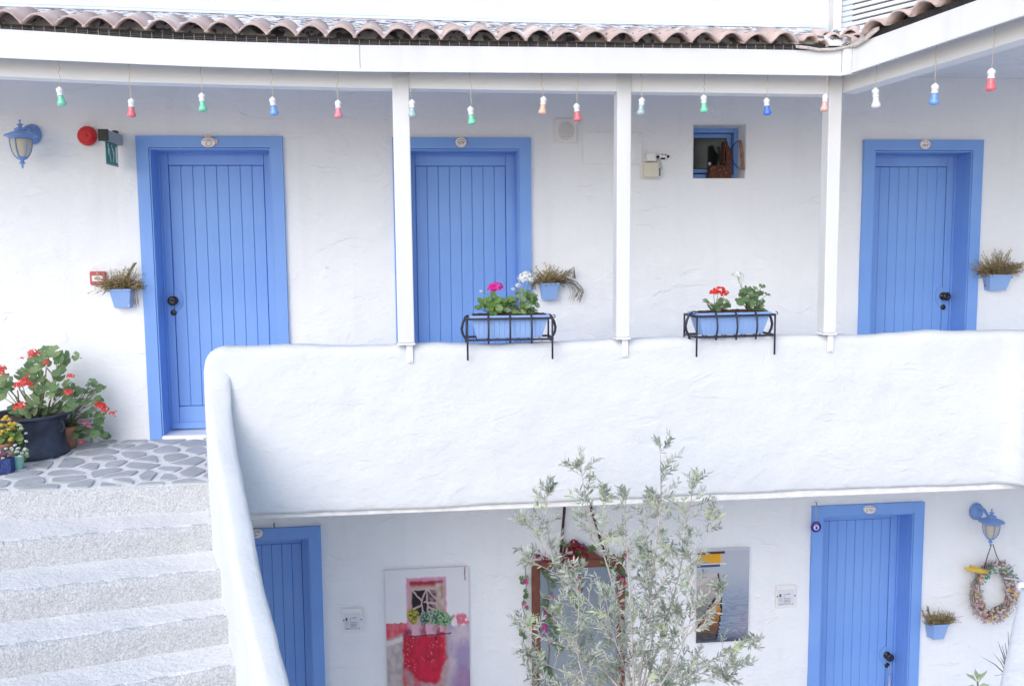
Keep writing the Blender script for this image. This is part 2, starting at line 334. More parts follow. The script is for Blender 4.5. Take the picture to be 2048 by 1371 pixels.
door_board = {}
def door(x0, x1, zt, zb, knob, lab):
    W_ = x1-x0; cw = .082; yl = .185         # casing width, leaf depth
    ix0, ix1, iz = x0+cw, x1-cw, zt-cw
    fr = MB(); y0 = YF
    # mitred casing as a raised board with an inner bead
    def cas(o0, o1, oz, i0, i1, izz, ya, yb):
        P = [(o0, zb), (i0, zb), (i0, izz), (o0, oz)]; fr.prism(P, yb-ya, Matrix.Translation((0, ya, 0)))
        P = [(i1, zb), (o1, zb), (o1, oz), (i1, izz)]; fr.prism(P, yb-ya, Matrix.Translation((0, ya, 0)))
        P = [(o0, oz), (i0, izz), (i1, izz), (o1, oz)]; fr.prism(P, yb-ya, Matrix.Translation((0, ya, 0)))
    g = .0015
    P = MB()
    cas(x0, x1, zt, ix0+g, ix1-g, iz+g, y0, .02)
    frm = fr.build('door_frame', MBLUE2, B)
    fr = MB()
    cas(ix0+g*2, ix1-g*2, iz-g*2+g, ix0+.012, ix1-.012, iz-.012, y0+.008, .03)     # bead
    jb = fr.build('bead', MBLUE2, frm)
    fr = MB()
    cas(ix0-.03, ix1+.03, iz+.03, ix0+.014, ix1-.014, iz-.014, .031, yl+.09)      # jamb lining
    cas(ix0+.0145, ix1-.0145, iz-.0145, ix0+.026, ix1-.026, iz-.026, yl-.018, yl-.001)  # stop
    fr.build('jamb', MBLUE2, frm)
    lx0, lx1, lz = ix0+.016, ix1-.016, iz-.017
    lb = zb+.03
    st = .062; tr = .085; br = .17
    lf = MB(); y = yl
    lf.cbox((lx0, y, lb), (lx0+st, y+.04, lz), .003); lf.cbox((lx1-st, y, lb), (lx1, y+.04, lz), .003)
    lf.cbox((lx0+st+g, y, lz-tr), (lx1-st-g, y+.04, lz), .003); lf.cbox((lx0+st+g, y, lb), (lx1-st-g, y+.04, lb+br), .003)
    lf.box((lx0, y+.034, lb), (lx1, y+.045, lz))
    lf.cbox((lx0+.01, y-.012, lb+.005), (lx1-.01, y-.0005, lb+.055), .004)
    leaf = lf.build('door', MBLUE, B); leaf['label'] = lab
    bx0, bx1 = lx0+st+.003, lx1-st-.003; n = 8; bw = (bx1-bx0)/n; h = (lz-tr-.003)-(lb+br+.003)
    key = (round(bw, 4), round(h, 3))
    if key not in door_board:
        b = MB(); b.cbox((.0008, 0, 0), (bw-.0008, .028, h), .0035); door_board[key] = b.mesh('board', MBLUE)
    for i in range(n):
        link('board', door_board[key], leaf, (bx0+i*bw, y+.004+random.uniform(-.001, .001), lb+br+.003))
    # threshold
    t = MB(); t.cbox((ix0-.0, -.035, zb-.06), (ix1, yl+.05, zb+.026), .008); t.build('threshold', MPAINT2, B)
    b = MB(); b.box((ix0, yl+.1, zb), (ix1, yl+.12, iz)); b.build('door_backing', MDARK, leaf)
    if knob == 'N': return leaf
    kx = lx0+.062 if knob == 'L' else lx1-.062
    kz = zb+.975
    sgn = 1 if knob == 'L' else -1
    b = MB(); pts = [(0, -.075)]+[(sgn*.058*math.cos(t), .075*math.sin(t)) for t in [R(a) for a in range(-80, 81, 16)]]+[(0, .075)]
    pts = [(kx+sgn*.005+p[0], kz+p[1]) for p in pts]
    if sgn < 0: pts = pts[::-1]
    b.prism(pts, .01, Matrix.Translation((0, y-.006, 0))); b.build('knob_plate', MBLUE, leaf)
    rot = Matrix.Translation((kx, y-.006, kz))@Matrix.Rotation(R(90), 4, 'X')
    b = MB(); b.lathe([(.031, 0), (.031, .005), (.024, .009), (.010, .012), (.010, .03), (.022, .036), (.031, .046), (.033, .056), (.027, .064), (.012, .068), (.011, .0665), (.001, .0665)], 20, rot)
    b.build('knob', MKNOB, leaf)
    rot = Matrix.Translation((kx-sgn*.006, y-.001, kz-.088))@Matrix.Rotation(R(90), 4, 'X')
    b = MB(); b.lathe([(.021, 0), (.021, .006), (.017, .009), (.001, .009)], 16, rot); lk = b.build('lock', MKNOB, leaf)
    return leaf
labs = ['blue plank door at the left, beside the slate landing', 'blue plank door behind the rack of magenta and white flowers',
        'blue plank door at the right end of the upper gallery', 'lower blue plank door with an evil eye charm and keys', 'lower blue plank door partly hidden by the stair wall']
leafs = [door(d[0], d[1], d[2], d[3], d[4], l) for d, l in zip(DOORS, labs)]

# window recess --------------------------------------------------------------
x0, x1, z0, z1 = WIN; dp = .15
w = MB()
def rev(u, v):                       # rounded reveal tube, u round, v depth
    return None
e = .004
w.add([(x0-e,-.008,z0-e),(x1+e,-.008,z0-e),(x1+e,-.008,z1+e),(x0-e,-.008,z1+e),(x0+.01,dp,z0+.004),(x1-.012,dp,z0+.004),(x1-.012,dp,z1-.012),(x0+.01,dp,z1-.012)],
      [(0,4,5,1)[::-1],(1,5,6,2)[::-1],(2,6,7,3)[::-1],(3,7,4,0)[::-1]])
win = w.build('window', MW, B); win['label'] = 'small square window in a deep recess holding a rusty iron'
w = MB(); a0, a1, b0, b1 = x0+.008, x1-.008, z0+.0, z1-.008; y = dp-.03; t = .034
w.cbox((a0, y, b0), (a0+t*.7, y+.06, b1), .003); w.cbox((a1-t, y, b0), (a1, y+.06, b1), .003)
w.cbox((a0+t*.7+.001, y, b1-t), (a1-t-.001, y+.06, b1), .003); w.cbox((a0+t*.7+.001, y, b0), (a1-t-.001, y+.06, b0+t*1.1), .003)
w.build('frame', MBLUE2, win)
w = MB(); a0 += t*.7+.003; a1 -= t+.003; b0 += t*1.1+.012; b1 -= t+.003; y = dp+.02; t = .034
w.cbox((a0, y, b0), (a0+.02, y+.04, b1), .003); w.cbox((a1-t, y, b0), (a1, y+.04, b1), .003)
w.cbox((a0, y-.001, b1-t*.9), (a1, y+.04, b1), .003); w.cbox((a0, y-.001, b0), (a1, y+.04, b0+.03), .003)
w.build('sash', MBLUE, win)
w = MB(); w.box((a0, y+.02, b0), (a1, y+.026, b1)); w.build('pane', MGLASSD, win)
w = MB(); w.box((x0-.02, .21, z0-.02), (x1+.02, .23, z1+.02)); w.build('reveal_back', MDARK, win)

# gallery floor and landing ------------------------------------------------
YP = -1.27       # outer face of the parapet
o = structure(MB().cbox((-1.15, YP+.02, -.2), (XR, 0.0, 0.0), .004).build('gallery_floor', MJOINT))
# landing: polygon front edge from stairs
LA, LB = onZ(0, 982), onZ(421, 965)
d = (LB-LA)/(LB.x-LA.x)
Lleft = LA+d*(-7.0-LA.x)
Lright = LB+d*(.12)
b = MB()
P = [(-7, 0), (-7, Lleft.y), (Lright.x, Lright.y), (-1.15, Lright.y), (-1.15, 0)]
P = [(-7, Lleft.y), (Lright.x, Lright.y), (Lright.x, .1), (-7, .1)]
b.add([(x, y, -.006) for x, y in P]+[(x, y, -.5) for x, y in P], [(0,1,2,3),(7,6,5,4),(0,4,5,1),(1,5,6,2),(2,6,7,3),(3,7,4,0)])
landing = structure(b.build('landing_floor', MJOINT))
# crazy paving: Voronoi stones, each a piece
pts = []
cell = .185
rnd = random.Random(5)
nx = int((Lright.x+4.6)/cell)+1
for i in range(nx):
    for j in range(-1, 10):
        pts.append(Vector((-4.4+(i+.5*(j % 2)+rnd.uniform(-.46, .46))*cell*1.2, .1-(j+rnd.uniform(-.46, .46))*cell*.82)))
stone_mat = [MSTONE, MSTONE, MSTONE2]
front = lambda x: LA.y+d.y*(x-LA.x)
def clip(poly, p, n):
    out = []
    for i in range(len(poly)):
        a, b_ = poly[i], poly[(i+1) % len(poly)]
        da, db = (a-p).dot(n), (b_-p).dot(n)
        if da <= 0: out.append(a)
        if da*db < 0: out.append(a+(b_-a)*(da/(da-db)))
    return out
for i, p in enumerate(pts):
    if not (-4.3 < p.x < Lright.x+.1 and front(p.x)-.1 < p.y < .1): continue
    poly = [p+Vector(q) for q in ((-.6, -.6), (.6, -.6), (.6, .6), (-.6, .6))]
    g = .017+rnd.random()*.010
    for q in pts:
        if q is p or (q-p).length > 1: continue
        n = (q-p).normalized(); poly = clip(poly, (p+q)/2-n*g, n)
        if len(poly) < 3: break
    if len(poly) < 3: continue
    n = Vector((d.y, -1)).normalized(); poly = clip(poly, Vector((LA.x, LA.y))-n*.012, n)
    poly = clip(poly, Vector((0, -.012)), Vector((0, 1)))
    poly = clip(poly, Vector((Lright.x-.01, 0)), Vector((1, 0))) if poly else poly
    if len(poly) < 3: continue
    area = abs(sum(poly[k].x*poly[(k+1) % len(poly)].y-poly[(k+1) % len(poly)].x*poly[k].y for k in range(len(poly))))/2
    if area < .004: continue
    cf = rnd.uniform(.10, .2)
    for _ in range(2):
        q = []
        for k in range(len(poly)):
            a, b_ = poly[k], poly[(k+1) % len(poly)]; q += [a*(1-cf)+b_*cf, a*cf+b_*(1-cf)]
        poly = q; cf = .22
    c0 = sum(poly, Vector((0, 0)))/len(poly)
    b = MB(); n = len(poly); h = rnd.uniform(.002, .006)
    b.add([(q.x, q.y, -.012) for q in poly]+[(q.x, q.y, h-.002) for q in poly]+[(c0.x+(q.x-c0.x)*.965, c0.y+(q.y-c0.y)*.965, h) for q in poly],
          [(k, (k+1) % n, n+(k+1) % n, n+k) for k in range(n)]+[(n+k, n+(k+1) % n, 2*n+(k+1) % n, 2*n+k) for k in range(n)]+[tuple(range(2*n, 3*n))])
    b.build('paving_stone', rnd.choice(stone_mat), landing)

# the landing falls a little towards the stair
def zl(y): return max(0, (y-LA.y)/-LA.y*.06)
piv = Vector((0, LA.y, 0)); landing.matrix_world = Matrix.Translation(piv)@Matrix.Rotation(math.atan(.06/-LA.y), 4, 'X')@Matrix.Translation(-piv)
# swept, lumpy walls ------------------------------------------------------
def sweep(path, thick, nz=40, seed=0.0, rr=.055, amp=1.0, cap=True):
    """path: (x, y, ztop, zbot) along the OUTER face, the inner face lies `thick` to the left of travel"""
    m = MB(); n = len(path); rows = []
    for i, (x, y, zt, zb) in enumerate(path):
        a = path[max(i-1, 0)]; b_ = path[min(i+1, n-1)]
        t = Vector((b_[0]-a[0], b_[1]-a[1])); t.normalize(); nr = Vector((-t.y, t.x))
        row = []
        H = zt-zb
        for k in range(nz+1):                # outer face upwards
            z = zb+(H-rr)*k/nz; off = 0
            if k < 3: off = .006*(1-k/3)**2
            row.append((off, z, -1, 0))
        for k in range(1, 10):
            t_ = math.pi*k/10; row.append((rr-rr*math.cos(t_) if t_ < math.pi/2 else thick-rr-rr*math.cos(t_), zt-rr+rr*math.sin(t_), -math.cos(t_), math.sin(t_)))
        for k in range(8): row.append((thick, zt-rr-(H-rr)*k/7, 1, 0))
        vs = []
        for off, z, nn, nzv in row:
            s = .008*n3(x*2.3+seed, z*2.6, y*2.3)+.0045*n3(x*6+seed, z*7.5, y*6+2)+.0032*abs(n3(x*13+z*6+seed, z*14, y*12))
            s *= amp
            p = Vector((x, y))+nr*(off+nn*s)
            vs.append(Vector((p.x, p.y, z+nzv*s*1.3)))
        rows.append(vs)
    k = len(rows[0]); V = [v for r_ in rows for v in r_]
    F_ = [(i*k+j, (i+1)*k+j, (i+1)*k+j+1, i*k+j+1) for i in range(n-1) for j in range(k-1)]
    F_ += [(i*k+k-1, (i+1)*k+k-1, (i+1)*k, i*k) for i in range(n-1)]
    if cap: F_ += [tuple(range(k))[::-1], tuple((n-1)*k+j for j in range(k))]
    m.add(V, F_, True); return m
TP = [(470, 693), (800, 691), (1000, 689), (1200, 681), (1400, 676), (1640, 671), (1800, 667), (2030, 661)]
BP = [(510, 1029), (800, 1019), (1100, 1004), (1400, 990), (1700, 978), (2028, 967)]
ztx = [onY(a, b_, YP).x for a, b_ in TP]; ztz = [onY(a, b_, YP).z for a, b_ in TP]
zbx = [onY(a, b_, YP).x for a, b_ in BP]; zbz = [onY(a, b_, YP).z for a, b_ in BP]
TH = .15
xl = onY(417, 740, YP+TH).x
xr = onY(2036, 820, YP).x
print('parapet', xl, xr, ztz, zbz)
path = []
x = xl
while x < xr-.12:
    e = x-xl
    zt = interp(x, ztx, ztz)+.004*n3(x*4, 0, 5)
    r0 = .12
    if e < r0: zt -= r0-math.sqrt(max(r0*r0-(r0-e)**2, 0))
    path.append((x, YP, zt, interp(x, zbx, zbz)+.006*n3(x*3, 1, 9))); x += .008 if e < r0 else .02
zt, zb = path[-1][2], path[-1][3]
for k in range(1, 10):
    t_ = math.pi/2*k/9*.93; path.append((xr-.12+.12*math.sin(t_), YP-.12+.12*math.cos(t_), zt, zb))
# returns towards the viewer
x, y = path[-1][0], path[-1][1]; dv = Vector((math.sin(R(16)), -math.cos(R(16))))
for k in range(1, 130): path.append((x+dv.x*k*.02, y+dv.y*k*.02, zt, zb))
par = sweep(path, TH, 46, 2.0).build('parapet', MW2, B)

# stair ------------------------------------------------------------------
RIS = .17
noses = [(onZ(0, 982, 0), onZ(421, 965, 0)), (onZ(0, 1082, -RIS), onZ(424, 1047, -RIS)), (onZ(0, 1184, -2*RIS), onZ(441, 1139, -2*RIS)),
         (onZ(0, 1294, -3*RIS), onZ(457, 1229, -3*RIS)), (onZ(0, 1412, -4*RIS), onZ(470, 1331, -4*RIS))]
for k in range(5, 12):
    a, b_ = noses[-1]; noses.append((a+Vector((.0, -.28, -RIS)), b_+Vector((.09, -.24, -RIS))))
print('noses', [(round(a.x, 2), round(a.y, 2), round(b_.x, 2), round(b_.y, 2)) for a, b_ in noses])
stair = MB(); 
st_obj = None
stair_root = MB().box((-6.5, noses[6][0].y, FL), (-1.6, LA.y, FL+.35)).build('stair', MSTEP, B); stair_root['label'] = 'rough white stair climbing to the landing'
for k in range(1, 11):
    a, b_ = noses[k]; pa, pb = noses[k-1]
    def ext(p, q): 
        dd = (p-q)/abs(p.x-q.x); return p+dd*2.2, q-dd*.09
    a, b_ = ext(a, b_); pa, pb = ext(pa, pb)
    z = -RIS*k
    nb = noses[k][0].z-RIS
    L = a-b_
    def fn(u, v):
        A = b_*(1-u)+a*u; Pb = pb*(1-u)+pa*u
        back = Vector((Pb.x, Pb.y+.05)); nose = Vector((A.x, A.y))
        dirn = (nose-back); ln = dirn.length; dirn.normalize()
        if v < .45: t = v/.45; q = back+dirn*(ln-.035)*t; zz = z+.004*(1-t)
        elif v < .62: t = (v-.45)/.17*math.pi/2; q = back+dirn*(ln-.035+.035*math.sin(t)); zz = z-.035+.035*math.cos(t)
        else: t = (v-.62)/.38; q = nose+dirn*(-.018*t); zz = z-.035-(RIS-.02)*t
        s = .006*n3(q.x*9, q.y*9, zz*9)+.007*n3(q.x*3.3, q.y*3.3+k, zz*3)+.0025*n3(q.x*40, q.y*40, zz*40)
        return Vector((q.x, q.y-s*(.3 if v < .45 else 1), zz+s*(1 if v < .6 else .2)))
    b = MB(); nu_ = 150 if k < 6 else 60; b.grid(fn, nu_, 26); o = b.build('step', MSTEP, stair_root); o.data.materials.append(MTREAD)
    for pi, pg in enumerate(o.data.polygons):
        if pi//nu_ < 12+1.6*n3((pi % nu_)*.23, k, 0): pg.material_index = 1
    recalc(o)
# riser right under the landing edge
def fn(u, v):
    A = Lright*(1-u)+Lleft*u; z = -.004-(RIS+.03)*v
    q = Vector((A.x, A.y-.004-.02*v-(.0 if v > .12 else -.0)))
    s = .007*n3(q.x*9, z*9, 4)+.004*n3(q.x*30, z*30, 4)
    return Vector((q.x, q.y-.006-s*min(1, v*6), z))
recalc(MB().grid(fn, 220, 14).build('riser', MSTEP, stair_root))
# stair wall: outer face path runs down beside the steps
TW = .135
rp = [n_[1] for n_ in noses]
def edge(k):     # inner foot of the wall beside nose k
    return Vector((rp[k].x, rp[k].y))
sp = [(Vector((xl+.012, YP+TH*.75)), .775), (Vector((xl+.012, YP-.0)), .70), (Vector((xl+.02, YP-.07)), .60)]
for k in range(1, 11): sp.append((edge(k), -RIS*k+.545+(.03 if k == 1 else 0)))
print('stairwall', [(round(p.x, 2), round(p.y, 2), round(z, 2)) for p, z in sp])
# smooth the polyline
for _ in range(3):
    q = [sp[0]]
    for (p1, a1), (p2, a2) in zip(sp, sp[1:]): q += [(p1*.75+p2*.25, a1*.75+a2*.25), (p1*.25+p2*.75, a1*.25+a2*.75)]
    q.append(sp[-1]); sp = q
pts = [sp[0]]
for p, z in sp[1:]:
    while (p-pts[-1][0]).length > .02:
        dd = p-pts[-1][0]; t = .02/dd.length; pts.append((pts[-1][0]+dd*t, pts[-1][1]+(z-pts[-1][1])*t))
# outer face = inner + TW to the right of travel towards viewer (+x side); travel reversed so thickness grows to the left
path = []
for i, (p, z) in enumerate(pts):
    a = pts[max(i-1, 0)][0]; b_ = pts[min(i+1, len(pts)-1)][0]; t = (b_-a).normalized()
    nr = Vector((-t.y, t.x)); path.append((p.x+nr.x*TW, p.y+nr.y*TW, z, FL if i > 12 else -.2))
path = path[::-1]
sweep(path, TW, 60, 12.0, rr=.045, amp=1.2).build('stair_wall', MW2, B)
# solid under stair side
# ---------------------------------------------------------------- eave
YFA = -1.46
FT = [(0, 58), (137, 66), (274, 76), (450, 83), (700, 90), (1000, 93.5), (1400, 97), (1683, 102)]
FB = [(0, 114), (343, 129.6), (700, 141.5), (1050, 144), (1400, 146), (1683, 150)]
BM = [(0, 152.5), (240, 163.5), (514, 171), (700, 175.5), (820, 177), (1228, 183), (1683, 189)]
def line(pp, y): return [onY(a, b_, y).x for a, b_ in pp], [onY(a, b_, y).z for a, b_ in pp]
ft, fb, bm_ = line(FT, YFA), line(FB, YFA), line(BM, YFA+.16)
xc = onY(1683, 150, YFA).x
def board(name, xs, ztf, zbf, y0, y1, m, parent=B, n=30):
    b = MB(); V = []
    for x in xs: V += [(x, y0, zbf(x)), (x, y0, ztf(x)), (x, y1, ztf(x)), (x, y1, zbf(x))]
    F_ = []
    for i in range(len(xs)-1):
        for j in range(4): F_.append((i*4+j, i*4+(j+1) % 4, (i+1)*4+(j+1) % 4, (i+1)*4+j))
    F_ += [(3, 2, 1, 0), tuple((len(xs)-1)*4+j for j in range(4))]
    b.add(V, F_); return recalc(b.build(name, m, parent))
def rng(a, b_, n): return [a+(b_-a)*i/n for i in range(n+1)]
xj = onY(720, 120, YFA).x
fzt = lambda x: interp(x, *ft); fzb = lambda x: interp(x, *fb); bzb = lambda x: interp(x, *bm_)
board('fascia_board', rng(-5.2, xj-.0015, 30), fzt, fzb, YFA, YFA+.035, MPAINT)
board('fascia_board', rng(xj+.0015, xc-.002, 30), fzt, fzb, YFA, YFA+.035, MPAINT)
board('drip_strip', rng(-5.2, xc-.002, 40), lambda x: fzb(x)+.012, lambda x: fzb(x)-.006, YFA-.008, YFA-.0005, MPAINT)
board('beam', rng(-5.2, xc+.02, 40), lambda x: bzb(x)+.13, bzb, YFA+.16, YFA+.28, MPAINT2)
# posts
zt_par = lambda x: interp(x, ztx, ztz)
for (pt, pb, wpx) in (((801, 165), (812.5, 680), 32), ((1249, 165), (1246.5, 670), 28), ((1671.5, 200), (1660, 665), 27)):
    yp = YFA+.145
    a = onY(*pt, yp); b2 = onY(*pb, yp); hw = wpx/2*(7+yp)/F*1.03
    zt = a.z+.15
    b = MB(); sk = Matrix.Identity(4)
    x_b = b2.x; x_t = a.x+(a.x-b2.x)*.1
    zb = zt_par(x_b)+.02
    q = .1
    V = []
    for (xx, zz) in ((x_b, zb), (x_t, zt)):
        V += [(xx-hw, yp, zz), (xx+hw, yp, zz), (xx+hw, yp+q, zz), (xx-hw, yp+q, zz)]
    b.add(V, [(3,2,1,0),(4,5,6,7),(0,1,5,4),(1,2,6,5),(2,3,7,6),(3,0,4,7)])
    po = b.build('post', MPAINT, B)
    bv = po.modifiers.new('b', 'BEVEL'); bv.width = .006; bv.segments = 2
    b = MB(); b.cbox((x_b-hw-.004, yp-.004, zb-.012), (x_b+hw+.004, yp+q, zb-.001), .002)
    yo = YP-.016
    b.cbox((x_b-.0, yo, zb-.12), (x_b+.038, yo+.006, zb-.008), .002); b.cbox((x_b-.0, yo, zb-.014), (x_b+.042, yp+.05, zb-.008), .002)
    b.lathe([(.009, 0), (.009, .003), (.005, .006), (.001, .007)], 10, Matrix.Translation((x_b+.022, yo, zb-.105))@Matrix.Rotation(R(90), 4, 'X'))
    b.build('bracket', MPAINT2, po)
# wing eave: a second roof edge running from the corner towards the viewer
C0 = onY(1683, 150, YFA)
DE = 4.72
dr = ray(2048, 30); E0 = EYE+dr*(DE/dr.dot(fw))
wd = Vector((E0.x-C0.x, E0.y-C0.y, 0)).normalized(); wn = Vector((wd.y, -wd.x, 0))  # wn points to the courtyard (left)
if wn.x > 0: wn = -wn
WL = 2.6
print('wing', C0, E0, wd, wn)
def wpt(px, py, off=0.0): return onP(px, py, C0-wn*off, wn)
def wline(p1, p2, off):
    a = wpt(*p1, off); b_ = wpt(*p2, off)
    ta = (a-C0).dot(wd); tb = (b_-C0).dot(wd)
    return lambda t: a.z+(b_.z-a.z)*(t-ta)/(tb-ta)
wt = wline((1759.7, 71), (1950, 2.2), 0); wb = wline((1690, 149), (2048, 29.5), 0); wbb = wline((1690, 184), (2048, 77), .16)
def wboard(name, zt_, zb_, o0, o1, t0, t1, m, n=12, parent=B):
    b = MB(); V = []
    for i in range(n+1):
        t = t0+(t1-t0)*i/n
        for o_, zf in ((o0, zb_), (o0, zt_), (o1, zt_), (o1, zb_)):
            p = C0+wd*t-wn*o_; V.append((p.x, p.y, zf(t)))
    F_ = [(i*4+j, i*4+(j+1) % 4, (i+1)*4+(j+1) % 4, (i+1)*4+j) for i in range(n) for j in range(4)]+[(3, 2, 1, 0), tuple(n*4+j for j in range(4))]
    b.add(V, F_); return recalc(b.build(name, m, parent))
wboard('fascia_board', wt, wb, 0, .035, .075, WL, MPAINT)
wboard('fascia_board', lambda t: max(wt(t)*.5+fzt(xc)*.5, fzt(xc)-.012), lambda t: fzb(xc)-.004, -.003, .03, 0.004, .073, MPAINT)
wboard('drip_strip', lambda t: wb(t)+.012, lambda t: wb(t)-.006, -.008, -.0005, .075, WL, MPAINT)
wboard('beam', lambda t: wbb(t)+.14, wbb, .16, .28, -.13, WL, MPAINT2)
wboard('ceiling_trim', lambda t: 2.64+.01*t, lambda t: 2.607, .60, .615, .3, WL, MPAINT2)
# ceiling of narrow boards
def wingx(y): # x of the wing fascia line at depth y
    t = (y-C0.y)/wd.y; return C0.x+wd.x*t
ce = MB().box((-5.2, -1.05, 2.66), (XR, .1, 2.675)).build('ceiling', MCEIL, B)
y = -.001; k = 0
while y > -3.3:
    x0_ = -5.2 if y-.1 > -1.08 else wingx(y-.11)+.40
    b = MB(); b.cbox((x0_, y-.108, 2.63), (XR, y-.003, 2.655), .005); b.build('ceiling_board', MCEIL, ce); y -= .11
b = MB(); b.add([(wingx(-1.06)+.4, -1.06, 2.662), (XR, -1.06, 2.662), (XR, -3.6, 2.662), (wingx(-3.6)+.4, -3.6, 2.662)], [(0, 1, 2, 3)]); b.build('ceiling_backing', MCEIL, ce)

# ---------------------------------------------------------------- tiles
YT = YFA-.035
VAL = [(43, 51), (170, 57), (351, 66), (528, 73), (708, 79), (917, 82.5), (1135, 85), (1346, 88), (1595, 89.5)]
vt = line(VAL, YT); vz = lambda x: interp(x, *vt)
xa, xb_ = onY(43, 51, YT).x, onY(1595, 89.5, YT).x
nT = 27
PER = (xb_-xa)/nT
ULX = [(0, 13), (350, 25), (700, 36.5), (1050, 46), (1400, 52), (1660, 57)]
YW = -.55
ul = line(ULX, YW); ulz = lambda x: interp(x, *ul)
print('tile period', PER, 'roof rise', ulz(0)-vz(0))
def tile_mesh(P, L, H, m, seed):
    b = MB(); n = 16; r_ = random.Random(seed)
    def prof(t): return H*(max(0, math.sin(math.pi*t))**.8)
    V = []
    ov = .10
    for (yy, k) in ((0, 1.0), (L*.5, .99), (L, .96)):
        for lay in (0, 1):
            for i in range(n+1):
                t = -ov/2+(1+ov)*i/n; z = prof(t) if 0 <= t <= 1 else 0
                if not 0 <= t <= 1: z = prof(abs(t) if t < 0 else 2-t)*.6
                jit = r_.uniform(-.0015, .0015)
                V.append(((t-.5)*P, yy+jit*(2 if yy == 0 else 0), z*k+(.0115 if lay else 0)))
    N = n+1; F_ = []
    for s_ in range(2):
        o0 = s_*2*N; o1 = (s_+1)*2*N
        for i in range(n):
            F_.append((o0+N+i, o0+N+i+1, o1+N+i+1, o1+N+i)); F_.append((o0+i, o1+i, o1+i+1, o0+i+1))
    for i in range(n): F_.append((i, i+1, N+i+1, N+i)); o = 4*N; F_.append((o+i, o+N+i, o+N+i+1, o+i+1))
    for s_ in range(2):
        o0 = s_*2*N; o1 = o0+2*N
        F_.append((o0, o0+N, o1+N, o1)); F_.append((o0+n, o1+n, o1+N+n, o0+N+n))
    b.add(V, F_, True)
    me = b.mesh('tile', m)
    return me
TM = [tile_mesh(PER, .36, .058, m, s) for m, s in ((MTILE, 1), (MTILE2, 2), (MTILE3, 3), (MTILE, 4), (MTILE2, 5))]
# roof deck, blackened to stand for shade under the tiles, + lichen covered mortar bed
def deck(u, v):
    x = -5.2+(xc+.25+5.2)*u; y = YT+.05+(YW-YT-.05)*v
    g_ = v; z = (vz(x)-.006)*(1-g_)+(ulz(x)-.03)*g_
    return Vector((x, y, z))
roof = MB().grid(deck, 60, 6).build('roof', MDARK, B); roof['label'] = 'terracotta tiled eave roof with a lichen spotted mortar strip'
def bed(u, v):
    x = -5.2+(xc+.1+5.2)*u; y0_ = YT+.11; y = y0_+(YW-y0_)*v
    f = (y-YT)/(YW-YT)
    g_ = f; z = (vz(x)+.036)*(1-g_)+(ulz(x)-.002)*g_+.007*n3(x*14, y*9, 2)+.016*n3(x*5, y*5, 6)*(1-v)
    if v == 0: z -= .06
    return Vector((x, y, z))
MB().grid(bed, 420, 26).build('mortar_strip', MMORT, roof)
slope = lambda x: math.atan2(ulz(x)-.035-vz(x), YW-YT)
rnd = random.Random(11)
i = -8
x = xa-8*PER+PER/2
while x < xc-.28:
    dzdx = (vz(x+.05)-vz(x-.05))/.1
    e = Vector((1, 0, dzdx)).normalized()
    for row in (0,):
        sl = slope(x)
        o = link('tile', rnd.choice(TM), roof, (x+rnd.uniform(-.003, .003), YT+row*.30+rnd.uniform(-.012, .012), vz(x)+row*(.30*math.tan(sl))+.012*row+rnd.uniform(-.002, .003)),
                 (sl, -math.atan(dzdx)+rnd.uniform(-.015, .015), rnd.uniform(-.03, .03)), (1, 1, rnd.uniform(.93, 1.08)))
    x += PER
# netting under the tiles
board('netting', rng(-5.2, xc-.1, 60), lambda x: vz(x)+.012, lambda x: fzt(x)-.004, YFA+.005, YFA+.012, MNET)
b = MB(); x = -5.1; rnd = random.Random(3)
while x < xc-.2:
    z0_, z1_ = fzt(x)-.002, vz(x)+.004
    b.box((x, YFA+.0005, z0_), (x+.0032, YFA+.0045, z1_)); x += .0555
x = -5.1
while x < xc-.3:
    for f in (.35, .68):
        z = fzt(x)+(vz(x)-fzt(x))*f; z2 = fzt(x+.1)+(vz(x+.1)-fzt(x+.1))*f
        b.tube([(x, YFA+.002, z), (x+.05, YFA+.002, (z+z2)/2+rnd.uniform(-.002, .002)), (x+.1, YFA+.002, z2)], .0009, 3, False)
    x += .1
o = b.build('netting_wire', MWIRE, B); o['kind'] = 'stuff'
# wing roof
wang = math.atan2(-wn.x, wn.y)
wv = lambda t: wt(t)+.026
Rz = math.atan2(wd.y, wd.x)      # local x along the edge
wbase = math.atan2(wd.y, wd.x)
b = MB()
def wdeck(u, v):
    t = .12+(WL-.12)*u; p = C0+wd*t-wn*(.02+1.2*v); return Vector((p.x, p.y, wv(t)-.006+.28*v))
b.grid(wdeck, 20, 4); b.build('roof_deck', MDARK, roof)  # wing deck blackened too, as the shade under its tiles
def wbed(u, v):
    t = .35+(WL-.35)*u; p = C0+wd*t-wn*(.14+.9*v); return Vector((p.x, p.y, wv(t)+.045+.20*v+.006*n3(p.x*12, p.y*12, 1)))
MB().grid(wbed, 60, 14).build('mortar_strip', MMORT, roof)
t = .24; rnd = random.Random(21)
climb = math.atan((wv(1)-wv(0)))
k = 0
TMW = [tile_mesh(.158, .36, .056, m, s) for m, s in ((MTILE2, 6), (MTILE3, 7), (MTILE, 8))]
